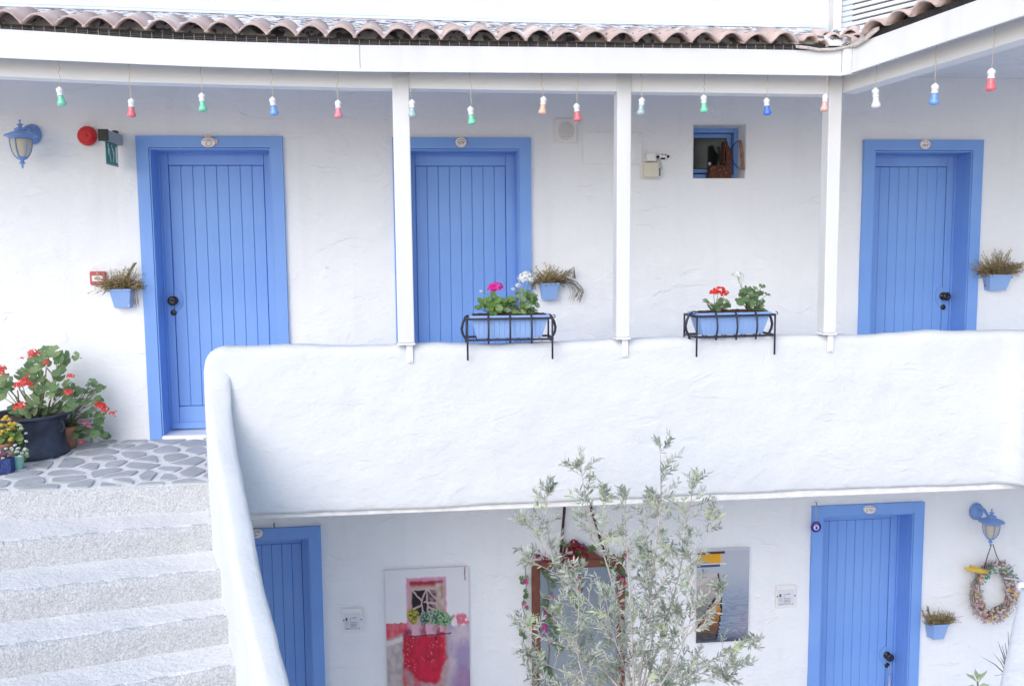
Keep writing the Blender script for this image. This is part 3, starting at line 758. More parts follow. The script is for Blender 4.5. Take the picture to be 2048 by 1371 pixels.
while t < WL:
    for row in (0,):
        p = C0+wd*t-wn*(-.035+.3*row)
        M_ = Matrix.Translation((p.x, p.y, wv(t)+.055*row+rnd.uniform(-.003, .004)))
        ex = Vector((wd.x, wd.y, math.tan(climb))).normalized(); ey = Vector((-wn.x, -wn.y, .16)); ey = (ey-ex*ey.dot(ex)).normalized(); ez = ex.cross(ey)
        if ez.z < 0: ex = -ex; ez = ex.cross(ey)
        Rm = Matrix((ex, ey, ez)).transposed().to_4x4()
        o = link('tile', rnd.choice(TMW), roof); o.matrix_world = M_@Rm@Matrix.Rotation(rnd.uniform(-.04, .04), 4, 'Y')
    t += .158
wboard('netting', lambda t: wv(t)+.012, lambda t: wt(t)-.003, .005, .012, .15, WL, MNET, 20)
# broken tiles and a flashing strip in the corner valley
rnd = random.Random(4)
def curved_shard(w_, l_, r_, a0, a1):
    b = MB(); n = 8; V = []
    for yy in (0, l_):
        for rr_ in (r_, r_+.011):
            for i in range(n+1):
                a = a0+(a1-a0)*i/n; V.append((rr_*math.cos(a), yy+(rnd.uniform(-.02, .02) if yy else rnd.uniform(-.006, .006)), rr_*math.sin(a)))
    N = n+1; F_ = []
    for i in range(n):
        F_ += [(i, i+1, N+i+1, N+i), (2*N+i, 3*N+i, 3*N+i+1, 2*N+i+1), (N+i, N+i+1, 3*N+i+1, 3*N+i), (i, 2*N+i, 2*N+i+1, i+1)]
    F_ += [(0, N, 3*N, 2*N), (n, 2*N+n, 3*N+n, N+n)]
    b.add(V, F_, True); return b
for (px, py, yo, s_, rx, ry, rz, a0, a1) in ((1622, 84, .03, 1, .2, .0, .1, .1, 2.9), (1645, 90, .02, .8, .3, .4, .5, .2, 2.6), (1668, 80, .10, .9, .3, -.5, -.4, .0, 2.2),
                                        (1690, 84, .05, 1.0, .1, .5, -.9, .2, 2.4), (1712, 80, .04, .9, .2, -.2, -1.0, .1, 2.6), (1738, 74, .06, 1.1, .1, .3, -.7, .3, 2.5), (1700, 72, .2, 1, .3, .1, -.6, 0, 3), (1655, 76, .2, 1, .3, .1, .2, 0, 3)):
    p = onY(px, py, YFA+yo); o = curved_shard(.1, .16*s_, .042*s_, a0, a1).build('tile', rnd.choice([MTILE, MTILE2, MTILE3]), roof); recalc(o)
    o.location = (p.x, p.y, p.z-.01); o.rotation_euler = (rx, ry, rz)
b = MB(); pl = [onY(px, py, YFA-.02) for px, py in ((1592, 96), (1615, 99), (1640, 103), (1668, 102), (1690, 98))]+[wpt(px, py, -.02) for px, py in ((1712, 94), (1732, 82), (1748, 68), (1758, 60))]
V = []
for p in pl: V += [p+Vector((0, 0, .0)), p+Vector((0, 0, .018)), p+Vector((0, .12, .03))]
b.add(V, [(i*3+j, (i+1)*3+j, (i+1)*3+j+1, i*3+j+1) for i in range(len(pl)-1) for j in range(2)], True)
o = b.build('flashing_strip', mat('old_flashing', (.62, .58, .55), .7, (.42, .38, .36), 60, .4, 80), roof)
sm = o.modifiers.new('s', 'SOLIDIFY'); sm.thickness = .004
# wedge of cement under the shards
b = MB(); p0 = onY(1600, 92, YFA+.05); p1 = wpt(1745, 70, .05)
pm = onY(1684, 92, YFA+.05)
b.add([p0, pm, p1, p1+Vector((.25, .35, .16)), pm+Vector((.05, .45, .17)), p0+Vector((0, .4, .12)), ], [(0, 1, 4, 5), (1, 2, 3, 4)]); b.build('valley_fill', MMORT, roof)

# storey above ------------------------------------------------------------
Q = onY(1664, 76, YW)
def topw(u, v):
    x = -6+(Q.x+6)*u; z = ulz(x)+.02+(2.6)*v
    return Vector((x, YW-plaster(x, z, 4.4, 1.3)-.002, z))
MB().grid(topw, 140, 40).build('top_wall', MUP, B)
board('ledge_strip', rng(-6, Q.x-.05, 40), lambda x: ulz(x)+.012, lambda x: ulz(x)-.004, YW-.025, YW-.011, MUP)
b = MB(); b.cbox((Q.x-.028, YW-.08, Q.z-.02), (Q.x+.03, YW, Q.z+2.3), .004)
lv = b.build('louvre_screen', MPAINT, B); lv['label'] = 'white slatted screen above the wing roof'
sl_me = None
b = MB(); b.cbox((0, 0, 0), (2.6, .02, .0265), .003); sl_me = b.mesh('slat', MPAINT)
s0 = Vector((Q.x+.03, YW-.045, 0))
zq = Q.z
for k in range(52):
    z = zq+.05+k*.036
    link('slat', sl_me, lv, (s0.x, s0.y, z), (0, 0, math.atan2(wd.y, wd.x)))
b = MB(); b.cbox((0, -.001, -.16), (2.6, .024, .042), .003); link('bottom_rail', b.mesh('bottom_rail', MPAINT), lv, (s0.x, s0.y, zq), (0, 0, math.atan2(wd.y, wd.x)))
b = MB(); b.box((0, .1, -.2), (2.6, .12, 2)); link('backing', b.mesh('backing', mat('shaded_void', (.12, .12, .14), .9, (.1, .1, .12), 3)), lv, (s0.x+.02, s0.y, zq), (0, 0, math.atan2(wd.y, wd.x)))

# ground ------------------------------------------------------------------
g = structure(MB().grid(lambda u, v: Vector((-20+40*u, -22+26*v, FL)), 4, 4).build('courtyard_ground', MGROUND))


# ================================================================ OBJECTS
XAX = lambda o, deg=90: Matrix.Translation(o)@Matrix.Rotation(R(deg), 4, 'X')     # lathe axis pointing to -y
# ---- hanging bulbs
def bulb_meshes():
    b = MB(); b.lathe([(.001, .054), (.007, .053), (.008, .049), (.016, .045), (.0205, .038), (.021, .031), (.019, .022), (.0165, .018), (.0165, .008), (.020, .004), (.020, .0005), (.017, 0), (.001, 0)], 16)
    so_ = b.mesh('socket', MPLAST)
    b = MB(); b.lathe([(.0165, .002), (.0165, -.006), (.0172, -.018), (.020, -.030), (.0260, -.040), (.0270, -.048), (.0250, -.056), (.017, -.061), (.001, -.063)], 18)
    return so_, b
sock, bulbb = bulb_meshes()
def glassy(name, col): 
    m = mat(name, col, .18, tuple(min(1, c*1.15) for c in col), 40, spec=.6); return m
BC = {'green': glassy('green_bulb_glass', (.20, .62, .42)), 'red': glassy('red_bulb_glass', (.72, .16, .19)), 'blue': glassy('blue_bulb_glass', (.16, .34, .78)),
      'rose': glassy('rose_bulb_glass', (.72, .24, .30)), 'grey': glassy('grey_teal_bulb_glass', (.38, .50, .52)), 'orange': glassy('orange_bulb_glass', (.80, .48, .36)),
      'salmon': glassy('salmon_bulb_glass', (.80, .46, .41)), 'white': glassy('white_bulb_glass', (.72, .72, .76)), 'deep': glassy('deep_blue_bulb_glass', (.06, .18, .68))}
BM_ = {}
for k_, m_ in BC.items():
    BM_[k_] = bulbb.mesh('bulb', m_)
BULBS = [(118, 116, 120, 174, 'green', 'green bulb hanging leftmost, above and right of the blue wall lantern', 0),
 (257, 122, 262, 197, 'red', 'red bulb hanging just left of the leftmost upper door', 0), (401, 130, 404, 186, 'green', 'green bulb hanging above the leftmost upper door', 0),
 (543, 136, 546, 194, 'blue', 'blue bulb over the right corner of the leftmost upper door', 0), (675, 138, 676, 200, 'rose', 'rose red bulb between the leftmost door and the first post', 0),
 (817, 142, 824, 199, 'grey', 'grey teal bulb hanging beside the leftmost post', 0), (940, 143, 942, 213, 'green', 'low green bulb hanging above the second upper door', 0),
 (1083, 144, 1086, 193, 'orange', 'pale orange bulb hanging near the wall vent', 0), (1155, 144, 1154, 207, 'red', 'red bulb hanging low beside the wall vent', 0),
 (1282, 145, 1283, 195, 'grey', 'grey teal bulb just right of the middle post', 0), (1409, 146, 1408, 190, 'green', 'green bulb hanging above the small window', 0),
 (1535, 147, 1534, 196, 'deep', 'deep blue bulb hanging right of the small window', 0), (1656, 148, 1650, 188, 'salmon', 'salmon bulb hanging in front of the right post', 0),
 (1753, 125, 1752, 176, 'white', 'white bulb hanging from the wing eave above the right upper door', 1), (1874, 85, 1870, 167, 'blue', 'blue bulb hanging from the wing eave right of the white bulb', 1),
 (1991, 50, 1983, 137, 'red', 'red bulb hanging highest from the wing eave, rightmost of all', 1)]
rnd = random.Random(9)
for i, (xt, yt, xs, ys, c_, lab, wg) in enumerate(BULBS):
    f = (lambda a, b_: wpt(a, b_, .06)) if wg else (lambda a, b_: onY(a, b_, YFA-.012 if i == 12 else YFA+.05))
    top = f(xt, yt); bot = f(xs, ys)
    if i == 12: top = f(1656, 152)
    t = thing('light_bulb', lab, 'light bulb', bot, 'coloured light bulbs hanging under the eave')
    b = MB(); p = []
    for k in range(9):
        q = k/8; v = (top-bot)*(1-q); v.x += .006*math.sin(q*math.pi)*rnd.uniform(-1, 1); p.append(v)
    b.tube(p, .0021, 5); b.build('cord', MCORD, t)
    tl = (rnd.uniform(-.08, .08), rnd.uniform(-.1, .1), 0)
    sc_ = 1.0 if wg else .89
    link('socket', sock, t, Vector((0, 0, -.052*sc_)), tl, sc_); link('bulb', BM_[c_], t, Vector((0, 0, -.052*sc_)), tl, sc_)

# ---- lanterns
def lantern(wall_pt, dy, dz, label, s=1.0, side=0.0):
    t = thing('wall_lantern', label, 'lantern', wall_pt, 'blue wall lanterns')
    b = MB(); b.lathe([(.001, 0), (.058, 0), (.060, .008), (.052, .012), (.050, .02), (.038, .026), (.030, .038), (.001, .040)], 24, XAX((0, -.006, 0))@Matrix.Diagonal((1, 1.15, 1, 1)))
    b.build('back_plate', MLAMP, t)
    c = Vector((side, -dy, dz))      # top of the hat
    b = MB(); pts = []
    for k in range(13):
        q = k/12; pts.append(Vector((side*q, -.03-(dy-.03)*q, (dz-.035)*q+.045*math.sin(q*math.pi)+.01*math.sin(q*2*math.pi))))
    b.tube(pts, [.013-.005*abs(k/12-.3) for k in range(13)], 8); b.build('arm', MLAMP, t)
    T = Matrix.Translation(c)@Matrix.Scale(s, 4)
    b = MB(); b.lathe([(.001, .060), (.006, .058), (.0075, .052), (.004, .046), (.004, .040), (.007, .036), (.018, .032), (.020, .028), (.010, .024), (.012, .016), (.026, .008), (.034, .004), (.036, -.002), (.030, -.006),
                       (.040, -.012), (.060, -.020), (.078, -.028), (.092, -.034), (.096, -.040), (.090, -.043), (.074, -.042), (.073, -.052), (.066, -.054), (.001, -.054)], 28, T)
    hat = b.build('roof', MLAMP, t)
    b = MB(); b.lathe([(.058, -.055), (.060, -.065), (.058, -.095), (.050, -.13), (.036, -.158), (.022, -.170), (.001, -.171)], 24, T)
    b.build('glass', MFROST, t)
    for k in range(6):
        a = math.pi*k/3+.35; pr = [(.0605, -.054), (.0625, -.068), (.0605, -.096), (.0525, -.132), (.038, -.160), (.024, -.172)]
        b = MB(); b.tube([T@Vector((r_*math.cos(a), r_*math.sin(a), z)) for r_, z in pr], .0038*s, 5); b.build('rib', MLAMP, t)
    b = MB(); b.lathe([(.001, -.168), (.030, -.168), (.031, -.175), (.020, -.181), (.011, -.186), (.010, -.193), (.017, -.198), (.018, -.202), (.009, -.208), (.006, -.214), (.007, -.222), (.004, -.232), (.001, -.236)], 16, T)
    b.build('finial', MLAMP, t); return t
a = onY(66, 269, 0)
lantern(a, .22, .008, 'blue wall lantern with frosted glass, top left beside the red bell', 1.08)
a = onY(1951, 1021, 0)
lantern(a, .21, .015, 'blue wall lantern above the shell wreath, lower right', 1.0, .0)

# ---- fire bell, exit sign, call point
t = thing('fire_bell', 'round red alarm bell beside the green exit sign', 'alarm bell', onY(178, 273, 0))
b = MB(); b.lathe([(.001, 0), (.052, 0), (.054, .012), (.050, .018), (.001, .018)], 24, XAX((0, -.006, 0))); b.build('base', mat('bell_base', (.5, .25, .24), .5, (.45, .2, .2), 20), t)
b = MB(); b.lathe([(.063, .020), (.066, .026), (.065, .036), (.058, .050), (.045, .060), (.025, .066), (.020, .064), (.012, .070), (.001, .072)], 32, XAX((0, -.006, 0))); b.build('dome', MBELL, t)
pw = onY(237, 281, -.01)
t = thing('exit_sign', 'grey exit light box with hanging green running man sign', 'exit sign', pw)
L_ = .34
b = MB(); b.cbox((-.025, -L_, -.035), (.03, 0, .035), .004); b.build('housing', MGREY, t)
b = MB(); b.cbox((-.031, -L_-.012, -.038), (.034, -L_, .038), .003); b.build('end_cap', MBLACK, t); b = MB(); b.cbox((-.02, -.075, .036), (.012, -.03, .06), .003); b.build('mount', MBLACK, t)
b = MB(); b.box((-.002, -L_+.035, -.175), (.003, -.045, -.036)); b.build('panel', MSIGN, t)
b = MB(); b.box((-.004, -L_+.033, -.184), (.005, -.043, -.175)); b.build('bottom_trim', MGREY, t)
b = MB()
def flat(poly): 
    vs = [(.0045, -.05-(1-u)*.24, -.170+v*.13) for u, v in poly]; b.add(vs, [tuple(range(len(vs)))])
flat([(.78, .08), (.95, .08), (.95, .9), (.78, .9)])
flat([(.06, .95), (.14, .98), (.18, .80), (.10, .72)]); flat([(.10, .72), (.20, .78), (.26, .45), (.20, .42)]); flat([(.20, .45), (.27, .45), (.34, .05), (.28, .05)]); flat([(.07, .7), (.12, .7), (.16, .40), (.10, .38)])
flat([(.40, .92), (.46, .95), (.50, .82), (.43, .80)]); flat([(.44, .80), (.54, .78), (.66, .55), (.58, .42), (.52, .62)]); flat([(.58, .45), (.66, .52), (.60, .20), (.54, .05), (.50, .08), (.56, .28)])
b.build('pictogram', MPLAST, t)
t = thing('call_point', 'small red fire call point box left of the dried grass planter', 'fire alarm', onY(198, 556, 0))
b = MB(); b.cbox((-.052, -.034, -.047), (.052, -.004, .047), .005); b.build('case', mat('faded_red_plastic', (.48, .10, .11), .5, (.55, .16, .16), 15), t)
b = MB(); b.cbox((-.036, -.037, -.020), (.036, -.0345, .018), .001); pl_ = b.build('label_plate', MPLAST, t)
def text(name, body, size, parent, loc, m, rot=(R(90), 0, 0), ext=.0006, sx=1.0):
    cu = bpy.data.curves.new(name, 'FONT'); cu.body = body; cu.size = size; cu.extrude = ext; cu.align_x = 'CENTER'; cu.align_y = 'CENTER'; cu.resolution_u = 2
    o = bpy.data.objects.new('tmp', cu); COL.objects.link(o); dg = bpy.context.evaluated_depsgraph_get()
    me = bpy.data.meshes.new_from_object(o.evaluated_get(dg)); bpy.data.objects.remove(o)
    me.materials.clear(); me.materials.append(m); q = link(name, me, parent, loc, rot, (sx, 1, 1)); return q
text('lettering', 'FIRE', .022, t, (0, -.0378, -.001), MINK)
b = MB()
for z in (.034, -.034): b.lathe([(.004, 0), (.004, .003), (.001, .003)], 8, XAX((0, -.034, z)))
b.build('screw', MPLAST, t)

# ---- ceramic room plaques
def plaque(px, py, rx, rz, label, marks, tilt=0, extra=False):
    p = onY(px, py, YF-.001); t = thing('room_plaque', label, 'door plaque', p, 'ceramic plaques above the doors')
    T = Matrix.Rotation(R(tilt), 4, 'Y')
    b = MB(); n = 24
    def disc(r1, r2, y0_, y1_, dome):
        V = []; 
        for f_, yy in ((1, y0_), (1, y1_+.002), (.93, y1_), (.5, y1_-dome)):
            V += [T@Vector((r1*f_*math.cos(2*math.pi*k/n)*(1+.04*math.sin(6*math.pi*k/n)), yy, r2*f_*math.sin(2*math.pi*k/n))) for k in range(n)]
        b.add(V, [(s_*n+k, (s_+1)*n+k, (s_+1)*n+(k+1) % n, s_*n+(k+1) % n) for s_ in range(3) for k in range(n)]+[tuple(range(3*n, 4*n))[::-1]], True)
    disc(rx, rz, 0, -.007, .001); b.build('tile_body', MCERAM, t)
    b = MB(); b.tube([T@Vector((rx*.97*math.cos(a), -.0085, rz*.97*math.sin(a))) for a in [2*math.pi*k/32 for k in range(33)]], .0011, 5); b.build('rim', MCRED, t)
    b = MB()
    for st in marks: b.tube([T@Vector((x_*rx, -.0095, z_*rz)) for x_, z_ in st], .0015, 4)
    b.build('painted_mark', MINK, t)
    if extra:
        b = MB(); b.lathe([(.001, 0), (.026, 0), (.025, .007), (.001, .009)], 16, XAX((.0, .0, rz*.95))@Matrix.Diagonal((1.1, .6, 1, 1))); b.lathe([(.001, 0), (.016, 0), (.015, .006), (.001, .008)], 12, XAX((rx*1.0, 0, .01))@Matrix.Diagonal((1, 1.2, 1, 1)))
        b.build('shell_crest', mat('pink_glaze', (.66, .50, .50), .35, (.7, .6, .6), 60), t)
circ = lambda cx, cz, r_, a0=0, a1=360, n=14: [(cx+r_*math.cos(R(a0+(a1-a0)*k/n)), cz+r_*math.sin(R(a0+(a1-a0)*k/n))) for k in range(n+1)]
flower = [(.05+(.30+.07*(k % 2))*math.cos(2*math.pi*k/14), -.22+(.42+.12*(k % 2))*math.sin(2*math.pi*k/14)) for k in range(15)]
plaque(417, 285, .052, .036, 'shell shaped ceramic plaque above the leftmost upper door', [flower, [(-.7, .25), (-.3, .45), (.3, .45), (.75, .2)]], 0, True)
plaque(922, 285, .042, .037, 'round ceramic plaque with a spiral above the second upper door', [circ(.1, -.1, .3, -40, 230), circ(.05, -.05, .62, 10, 200), [(-.6, -.1), (-.2, .1), (.2, .2)], [(-.5, -.4), (0, -.3), (.5, .1)]])
plaque(1850, 289, .045, .037, 'oval ceramic plaque above the right upper door', [[(-.45, .1), (-.45, -.5)], circ(-.12, -.2, .2), [(.2, -.05), (.3, .1), (.3, -.5)], [(-.5, .5), (-.2, .62)], [(.1, .62), (.45, .5)], [(.62, .2), (.62, -.2)]])
plaque(1739, 1018, .054, .034, 'oval ceramic plaque above the lower right door', [[(-.6, -.4), (-.45, .1), (-.3, -.4)], [(-.15, .1), (.15, .1)], [(0, .1), (0, -.4)], [(.25, -.4), (.25, .1), (.45, 0), (.27, -.15)], [(.55, -.3), (.7, .1)], [(-.6, .45), (-.2, .6), (.3, .62), (.6, .45)]], 4)
plaque(514, 1066, .045, .036, 'round ceramic plaque half hidden behind the stair wall', [circ(.1, 0, .35, 0, 300), circ(.1, 0, .6, 40, 250)])

# ---- hanging planters with dried grass
def tuft(b, base, n, spread, length, droop, rnd, r_=.0017, up_=1.0, side=0):
    for _ in range(n):
        p = Vector((base.x+rnd.uniform(-spread, spread), base.y+rnd.uniform(-.025, .03), base.z))
        a = rnd.uniform(0, 2*math.pi); lean = rnd.uniform(.1, 1.0)
        v = Vector((math.cos(a)*lean+side*rnd.random()+(p.x-base.x)*8, math.sin(a)*lean*.55-.15, rnd.uniform(.5, 1.3)*up_)).normalized()
        L__ = length*rnd.uniform(.45, 1.15); pts = []; d_ = rnd.uniform(.3, 1.5)*droop
        k_ = 7; q = p.copy()
        for i in range(k_):
            pts.append(q.copy()); q = q+v*(L__/k_); v = (v+Vector((rnd.uniform(-.14, .14), rnd.uniform(-.1, .1), -d_/k_))).normalized()
            if q.y > .05-.07: q.y = min(q.y, base.y+.07)
        b.tube(pts, r_, 3, False)
        for q in pts[2:]:
            for _k in range(2):
                o_ = Vector((rnd.uniform(-1, 1), rnd.uniform(-1, 1), rnd.uniform(-.6, 1)))*.008; w_ = Vector((rnd.uniform(-1, 1), rnd.uniform(-1, 1), rnd.uniform(-1, 1)))*.0050
                b.add([q, q+o_+w_, q+o_*1.5, q+o_-w_], [(0, 1, 2, 3)])
def wall_pot(pxl, pxr, pyt, pyb, label, seed, dark=False, extra=None, hexa=False, n=90, length=.15, droop=1.2):
    w_ = (onY(pxr, pyt, -.05)-onY(pxl, pyt, -.05)).x; p = onY((pxl+pxr)/2, pyb, -.09); zt = onY((pxl+pxr)/2, pyt, -.11).z; h = zt-p.z
    t = thing('wall_planter', label, 'wall planter', (p.x, -.006, p.z), 'pale blue pots of dried grass on the walls')
    dep = .10; tw = w_/2; bw = w_*.36
    b = MB()
    if hexa: ring = [(-1, 0), (-.72, -1), (.62, -1), (1, 0)]
    else: ring = [(-1, 0), (-.92, -1), (.92, -1), (1, 0)]
    V = []
    for (zz, ww, dd) in ((0, bw, dep*.62), (h-.012, tw*.97, dep*.97), (h-.012, tw*1.02, dep*1.03), (h, tw*1.02, dep*1.03), (h, tw*.93, dep*.93), (h-.03, tw*.9, dep*.9)):
        V += [(x_*ww, y_*dd, zz) for x_, y_ in ring]
    b.add(V, [(s_*4+k, s_*4+(k+1) % 4, (s_+1)*4+(k+1) % 4, (s_+1)*4+k) for s_ in range(5) for k in range(4)]+[(3, 2, 1, 0)])
    o = recalc(b.build('pot', MPOT, t)); bv = o.modifiers.new('b', 'BEVEL'); bv.width = .003; bv.segments = 2
    b = MB(); b.add([(x_*tw*.9, y_*dep*.9, h-.02) for x_, y_ in ring], [(3, 2, 1, 0)]); b.build('soil', MSOIL, t)
    b = MB(); b.lathe([(.001, 0), (.005, 0), (.004, .003), (.001, .003)], 8, XAX((tw*.62, -dep*.72, h*.12))); b.build('rivet', MPLAST, t)
    r_ = random.Random(seed); g_ = MB(); tuft(g_, Vector((0, -dep*.5, h-.02)), n, tw*.8, length, droop, r_)
    o = g_.build('dry_grass', MDRY, t); o['kind'] = 'stuff'
    g_ = MB(); tuft(g_, Vector((0, -dep*.5, h-.02)), n//2, tw*.8, length*.7, droop*1.3, r_)
    if extra: extra(g_, r_, h, tw, dep)
    o = g_.build('dark_grass', MDRY2, t); o['kind'] = 'stuff'
    return t
def ex1(g_, r_, h, tw, dep):
    for _ in range(16):        # upright plume and a strand drooping right
        p = Vector((r_.uniform(0, .02), -.05, h)); pts = [p+Vector((.01*k+.004*r_.uniform(-1, 1)+.002*k*k*.5, -.003*k, .030*k)) for k in range(7)]; g_.tube(pts, .0012, 3, False)
    for _ in range(14):
        x_ = tw*.5+r_.uniform(0, .05); g_.tube([Vector((x_, -.06, h+.01)), Vector((x_+.02, -.09, h+.02)), Vector((x_+.03, -.1, h-.04)), Vector((x_+.028+r_.uniform(-.01, .01), -.1, h-.10-r_.uniform(0, .04)))], .001, 3, False)
def ex2(g_, r_, h, tw, dep):
    for _ in range(22):        # long strands trailing right
        z_ = r_.uniform(-.01, .05); L__ = r_.uniform(.08, .22)
        g_.tube([Vector((tw*.3, -.06, h)), Vector((tw+.02, -.07, h+z_)), Vector((tw+L__*.6, -.07, h+z_*.6-.02)), Vector((tw+L__*.8+.01, -.06, h-.05-r_.uniform(0, .03))), Vector((tw+L__*.72, -.06, h-.10-r_.uniform(0, .05)))], .0013, 3, False)
    for _ in range(14):
        g_.tube([Vector((-tw*.4, -.06, h)), Vector((-tw-.0, -.08, h+.035)), Vector((-tw-.045, -.08, h+.02)), Vector((-tw-.05+r_.uniform(-.02, .02), -.08, h-.045))], .0014, 3, False)
    for _ in range(18):
        g_.tube([Vector((tw*.4, -.06, h+.01)), Vector((tw+.04, -.06, h+.06+r_.uniform(-.02, .02))), Vector((tw+.11, -.06, h+.10+r_.uniform(-.03, .02))), Vector((tw+.09+r_.uniform(0, .03), -.06, h+.03))], .0011, 3, False)
def ex3(g_, r_, h, tw, dep):
    for _ in range(12):
        g_.tube([Vector((-tw*.3, -.06, h)), Vector((-tw-.02, -.09, h+.02)), Vector((-tw-.035, -.1, h-.04)), Vector((-tw-.03+r_.uniform(-.01, .01), -.1, h-.09))], .0012, 3, False)
    for x_ in (-.06, .05): g_.tube([Vector((x_*.8, -.01, h+.01)), Vector((.02, -.0, h+.16))], .0012, 4, False)
def ex4(g_, r_, h, tw, dep):
    for _ in range(10):
        g_.tube([Vector((-tw*.6, -.05, h)), Vector((-tw*.9, -.06, h+.07)), Vector((-tw*1.1-r_.uniform(0, .02), -.07, h+.13+r_.uniform(-.02, .03)))], .0022, 4, False)
wall_pot(219, 266, 578, 616, 'blue pot of golden dried grass beside the leftmost upper door', 1, extra=ex1, n=130, length=.19)
wall_pot(1081, 1120, 566, 600, 'blue pot with dry strands trailing right, beside the second upper door', 2, extra=ex2, n=100, length=.18, droop=1.6)
wall_pot(1975, 2024, 549, 581, 'blue pot of bushy dried grass at the right end of the gallery', 3, extra=ex3, n=150, length=.24)
wall_pot(1859, 1903, 1249, 1280, 'faceted blue pot of dry twigs beside the lower right door', 4, extra=ex4, hexa=True, n=90, length=.15, droop=.7)

# ---- wall fittings
p = onY(1131, 262, 0); t = thing('wall_vent', 'square white wall vent with a round louvred grille', 'vent', p)
b = MB(); b.cbox((-.082, -.02, -.085), (.082, -.004, .085), .004); b.build('plate', MPLAST, t)
b = MB(); b.tube([(.058*math.cos(a), -.022, .062*math.sin(a)) for a in [2*math.pi*k/28 for k in range(29)]], .003, 5); b.build('grille_ring', MPLAST, t)
lm = MB().cbox((-.5, -.003, -.0035), (.5, .003, .0035), .001, Matrix.Rotation(R(30), 4, 'X')).mesh('louvre', MPLAST)
for k in range(9):
    z = -.048+k*.012; link('louvre', lm, t, (0, -.0235, z), (0, 0, 0), (2*math.sqrt(.058**2-(z*.94)**2), 1, 1))
p0, p1 = onY(1165, 265, 0), onY(1283, 328, 0)
t = thing('access_panel', 'flush white access panel in the wall behind the middle post', 'access panel', ((p0.x+p1.x)/2, -.006, p1.z))
w_ = (p1.x-p0.x)/2; h_ = p0.z-p1.z
b = MB(); b.cbox((-w_, -.010, 0), (w_, -.002, h_), .002); b.build('panel', MW, t)
p = onY(1298, 340, 0); t = thing('junction_box', 'cream box below a white bracket, right of the middle post', 'junction box', p)
b = MB(); b.cbox((-.055, -.075, -.058), (.058, -.008, .050), .008); b.build('case', MCREAM, t)
b = MB(); b.cbox((.062, -.05, -.045), (.074, -.01, .012), .002); b.build('knockout', mat('olive_gap', (.13, .12, .09), .7, (.2, .18, .14), 50), t)
b = MB(); b.cbox((-.068, -.02, -.066), (.085, -.004, .054), .003); b.build('back_plate', MPLAST, t)
b = MB(); b.cbox((-.03, -.045, .058), (.045, -.008, .118), .005); b.build('bracket', MPLAST, t)
b = MB(); b.tube([(.052, -.03, .06), (.07, -.035, .07), (.085, -.03, .02), (.095, -.02, .0)], .002, 4); b.build('wire', MGREY, t)
p = onY(1324, 314, -.02); t = thing('sensor', 'small black and white twin sensor above the cream junction box', 'sensor', p)
b = MB(); b.cbox((-.032, -.03, -.014), (.032, .012, .016), .004); b.build('body', MPLAST, t)
b = MB(); b.lathe([(.001, 0), (.011, 0), (.011, .012), (.001, .013)], 12, XAX((-.038, -.022, -.002))); b.lathe([(.001, 0), (.010, 0), (.010, .012), (.001, .013)], 12, XAX((.037, -.022, .001)))
b.cbox((-.018, -.036, -.020), (.014, -.028, -.008), .002); b.cbox((-.012, -.034, .012), (.002, -.028, .018), .001); b.cbox((.01, -.034, .011), (.026, -.028, .017), .001)
b.build('lens', MBLACK, t)
# ---- charcoal iron standing open in the window
p = onY(1436, 357, .045)
t = thing('charcoal_iron', 'rusty antique charcoal iron standing open in the small window', 'antique iron', (p.x, .03, WIN[2]+.003))
s_ = 1.0
b = MB(); b.prism([(-.088, 0), (.092, 0), (.088, .085), (-.072, .085)], .075, Matrix.Translation((0, -.035, 0))); b.build('body', MRUST, t)
b = MB(); b.cbox((-.072, -.040, .085), (.075, .045, .092), .002); b.build('body_rim', MRUST, t)
b = MB(); b.prism([(.040, .09), (.075, .09), (.092, .15), (.088, .20), (.060, .235), (.052, .268), (.034, .268), (.036, .235), (.048, .16)], .065, Matrix.Translation((0, -.032, 0))); b.build('lid', MRUST, t)
b = MB(); b.cbox((.026, -.034, .10), (.036, .036, .265), .003); b.build('lid_plate', MRUST, t)
b = MB(); b.tube([(.085, -.02, .20), (.092, -.05, .24), (.115, -.07, .262), (.14, -.08, .263)], .0035, 6); b.tube([(.088, -.02, .15), (.095, -.05, .11), (.115, -.07, .075), (.135, -.08, .065)], .0035, 6); b.build('handle_bracket', MIRON, t)
b = MB(); b.tube([(.128, -.08, .27), (.134, -.082, .25), (.146, -.084, .17), (.152, -.084, .10), (.155, -.084, .055)], [.009, .013, .0135, .0125, .015], 10); b.build('handle', mat('worn_wood', (.20, .09, .06), .6, (.33, .17, .12), 30), t)
b = MB(); b.lathe([(.001, -.012), (.008, -.009), (.011, 0), (.008, .009), (.001, .012)], 12, Matrix.Translation((-.080, -.03, .104))); b.tube([(-.08, -.03, .09), (-.08, -.03, .104)], .003, 6); b.build('latch_knob', MSILVER, t)

# ---- geranium parts
def geranium_leaf(m, seed):
    r_ = random.Random(seed); b = MB(); n = 20; V = [(0, 0, 0)]
    for (f_, z_) in ((.45, .06), (1, .02)):
        for k in range(n):
            a = math.pi*(.08+1.84*k/(n-1))+math.pi/2*0
            sc_ = 1+(.07*math.cos(a*7)+.03*r_.uniform(-1, 1) if f_ == 1 else 0)
            wv_ = (.10*math.cos(a*7)+.05*r_.uniform(-1, 1)) if f_ == 1 else .02*math.cos(a*7)
            V.append((f_*sc_*math.cos(a), f_*sc_*math.sin(a), z_+wv_+.10*f_*f_))
    F_ = [(0, 1+k, 2+k) for k in range(n-1)]+[(1+k, 1+n+k, 2+n+k, 2+k) for k in range(n-1)]
    b.add(V, F_, True); return b.mesh('leaf', m)
GL = [geranium_leaf(MGREEN, 1), geranium_leaf(MGREEN, 2), geranium_leaf(MGREEN2, 3), geranium_leaf(MGREEN, 4)]
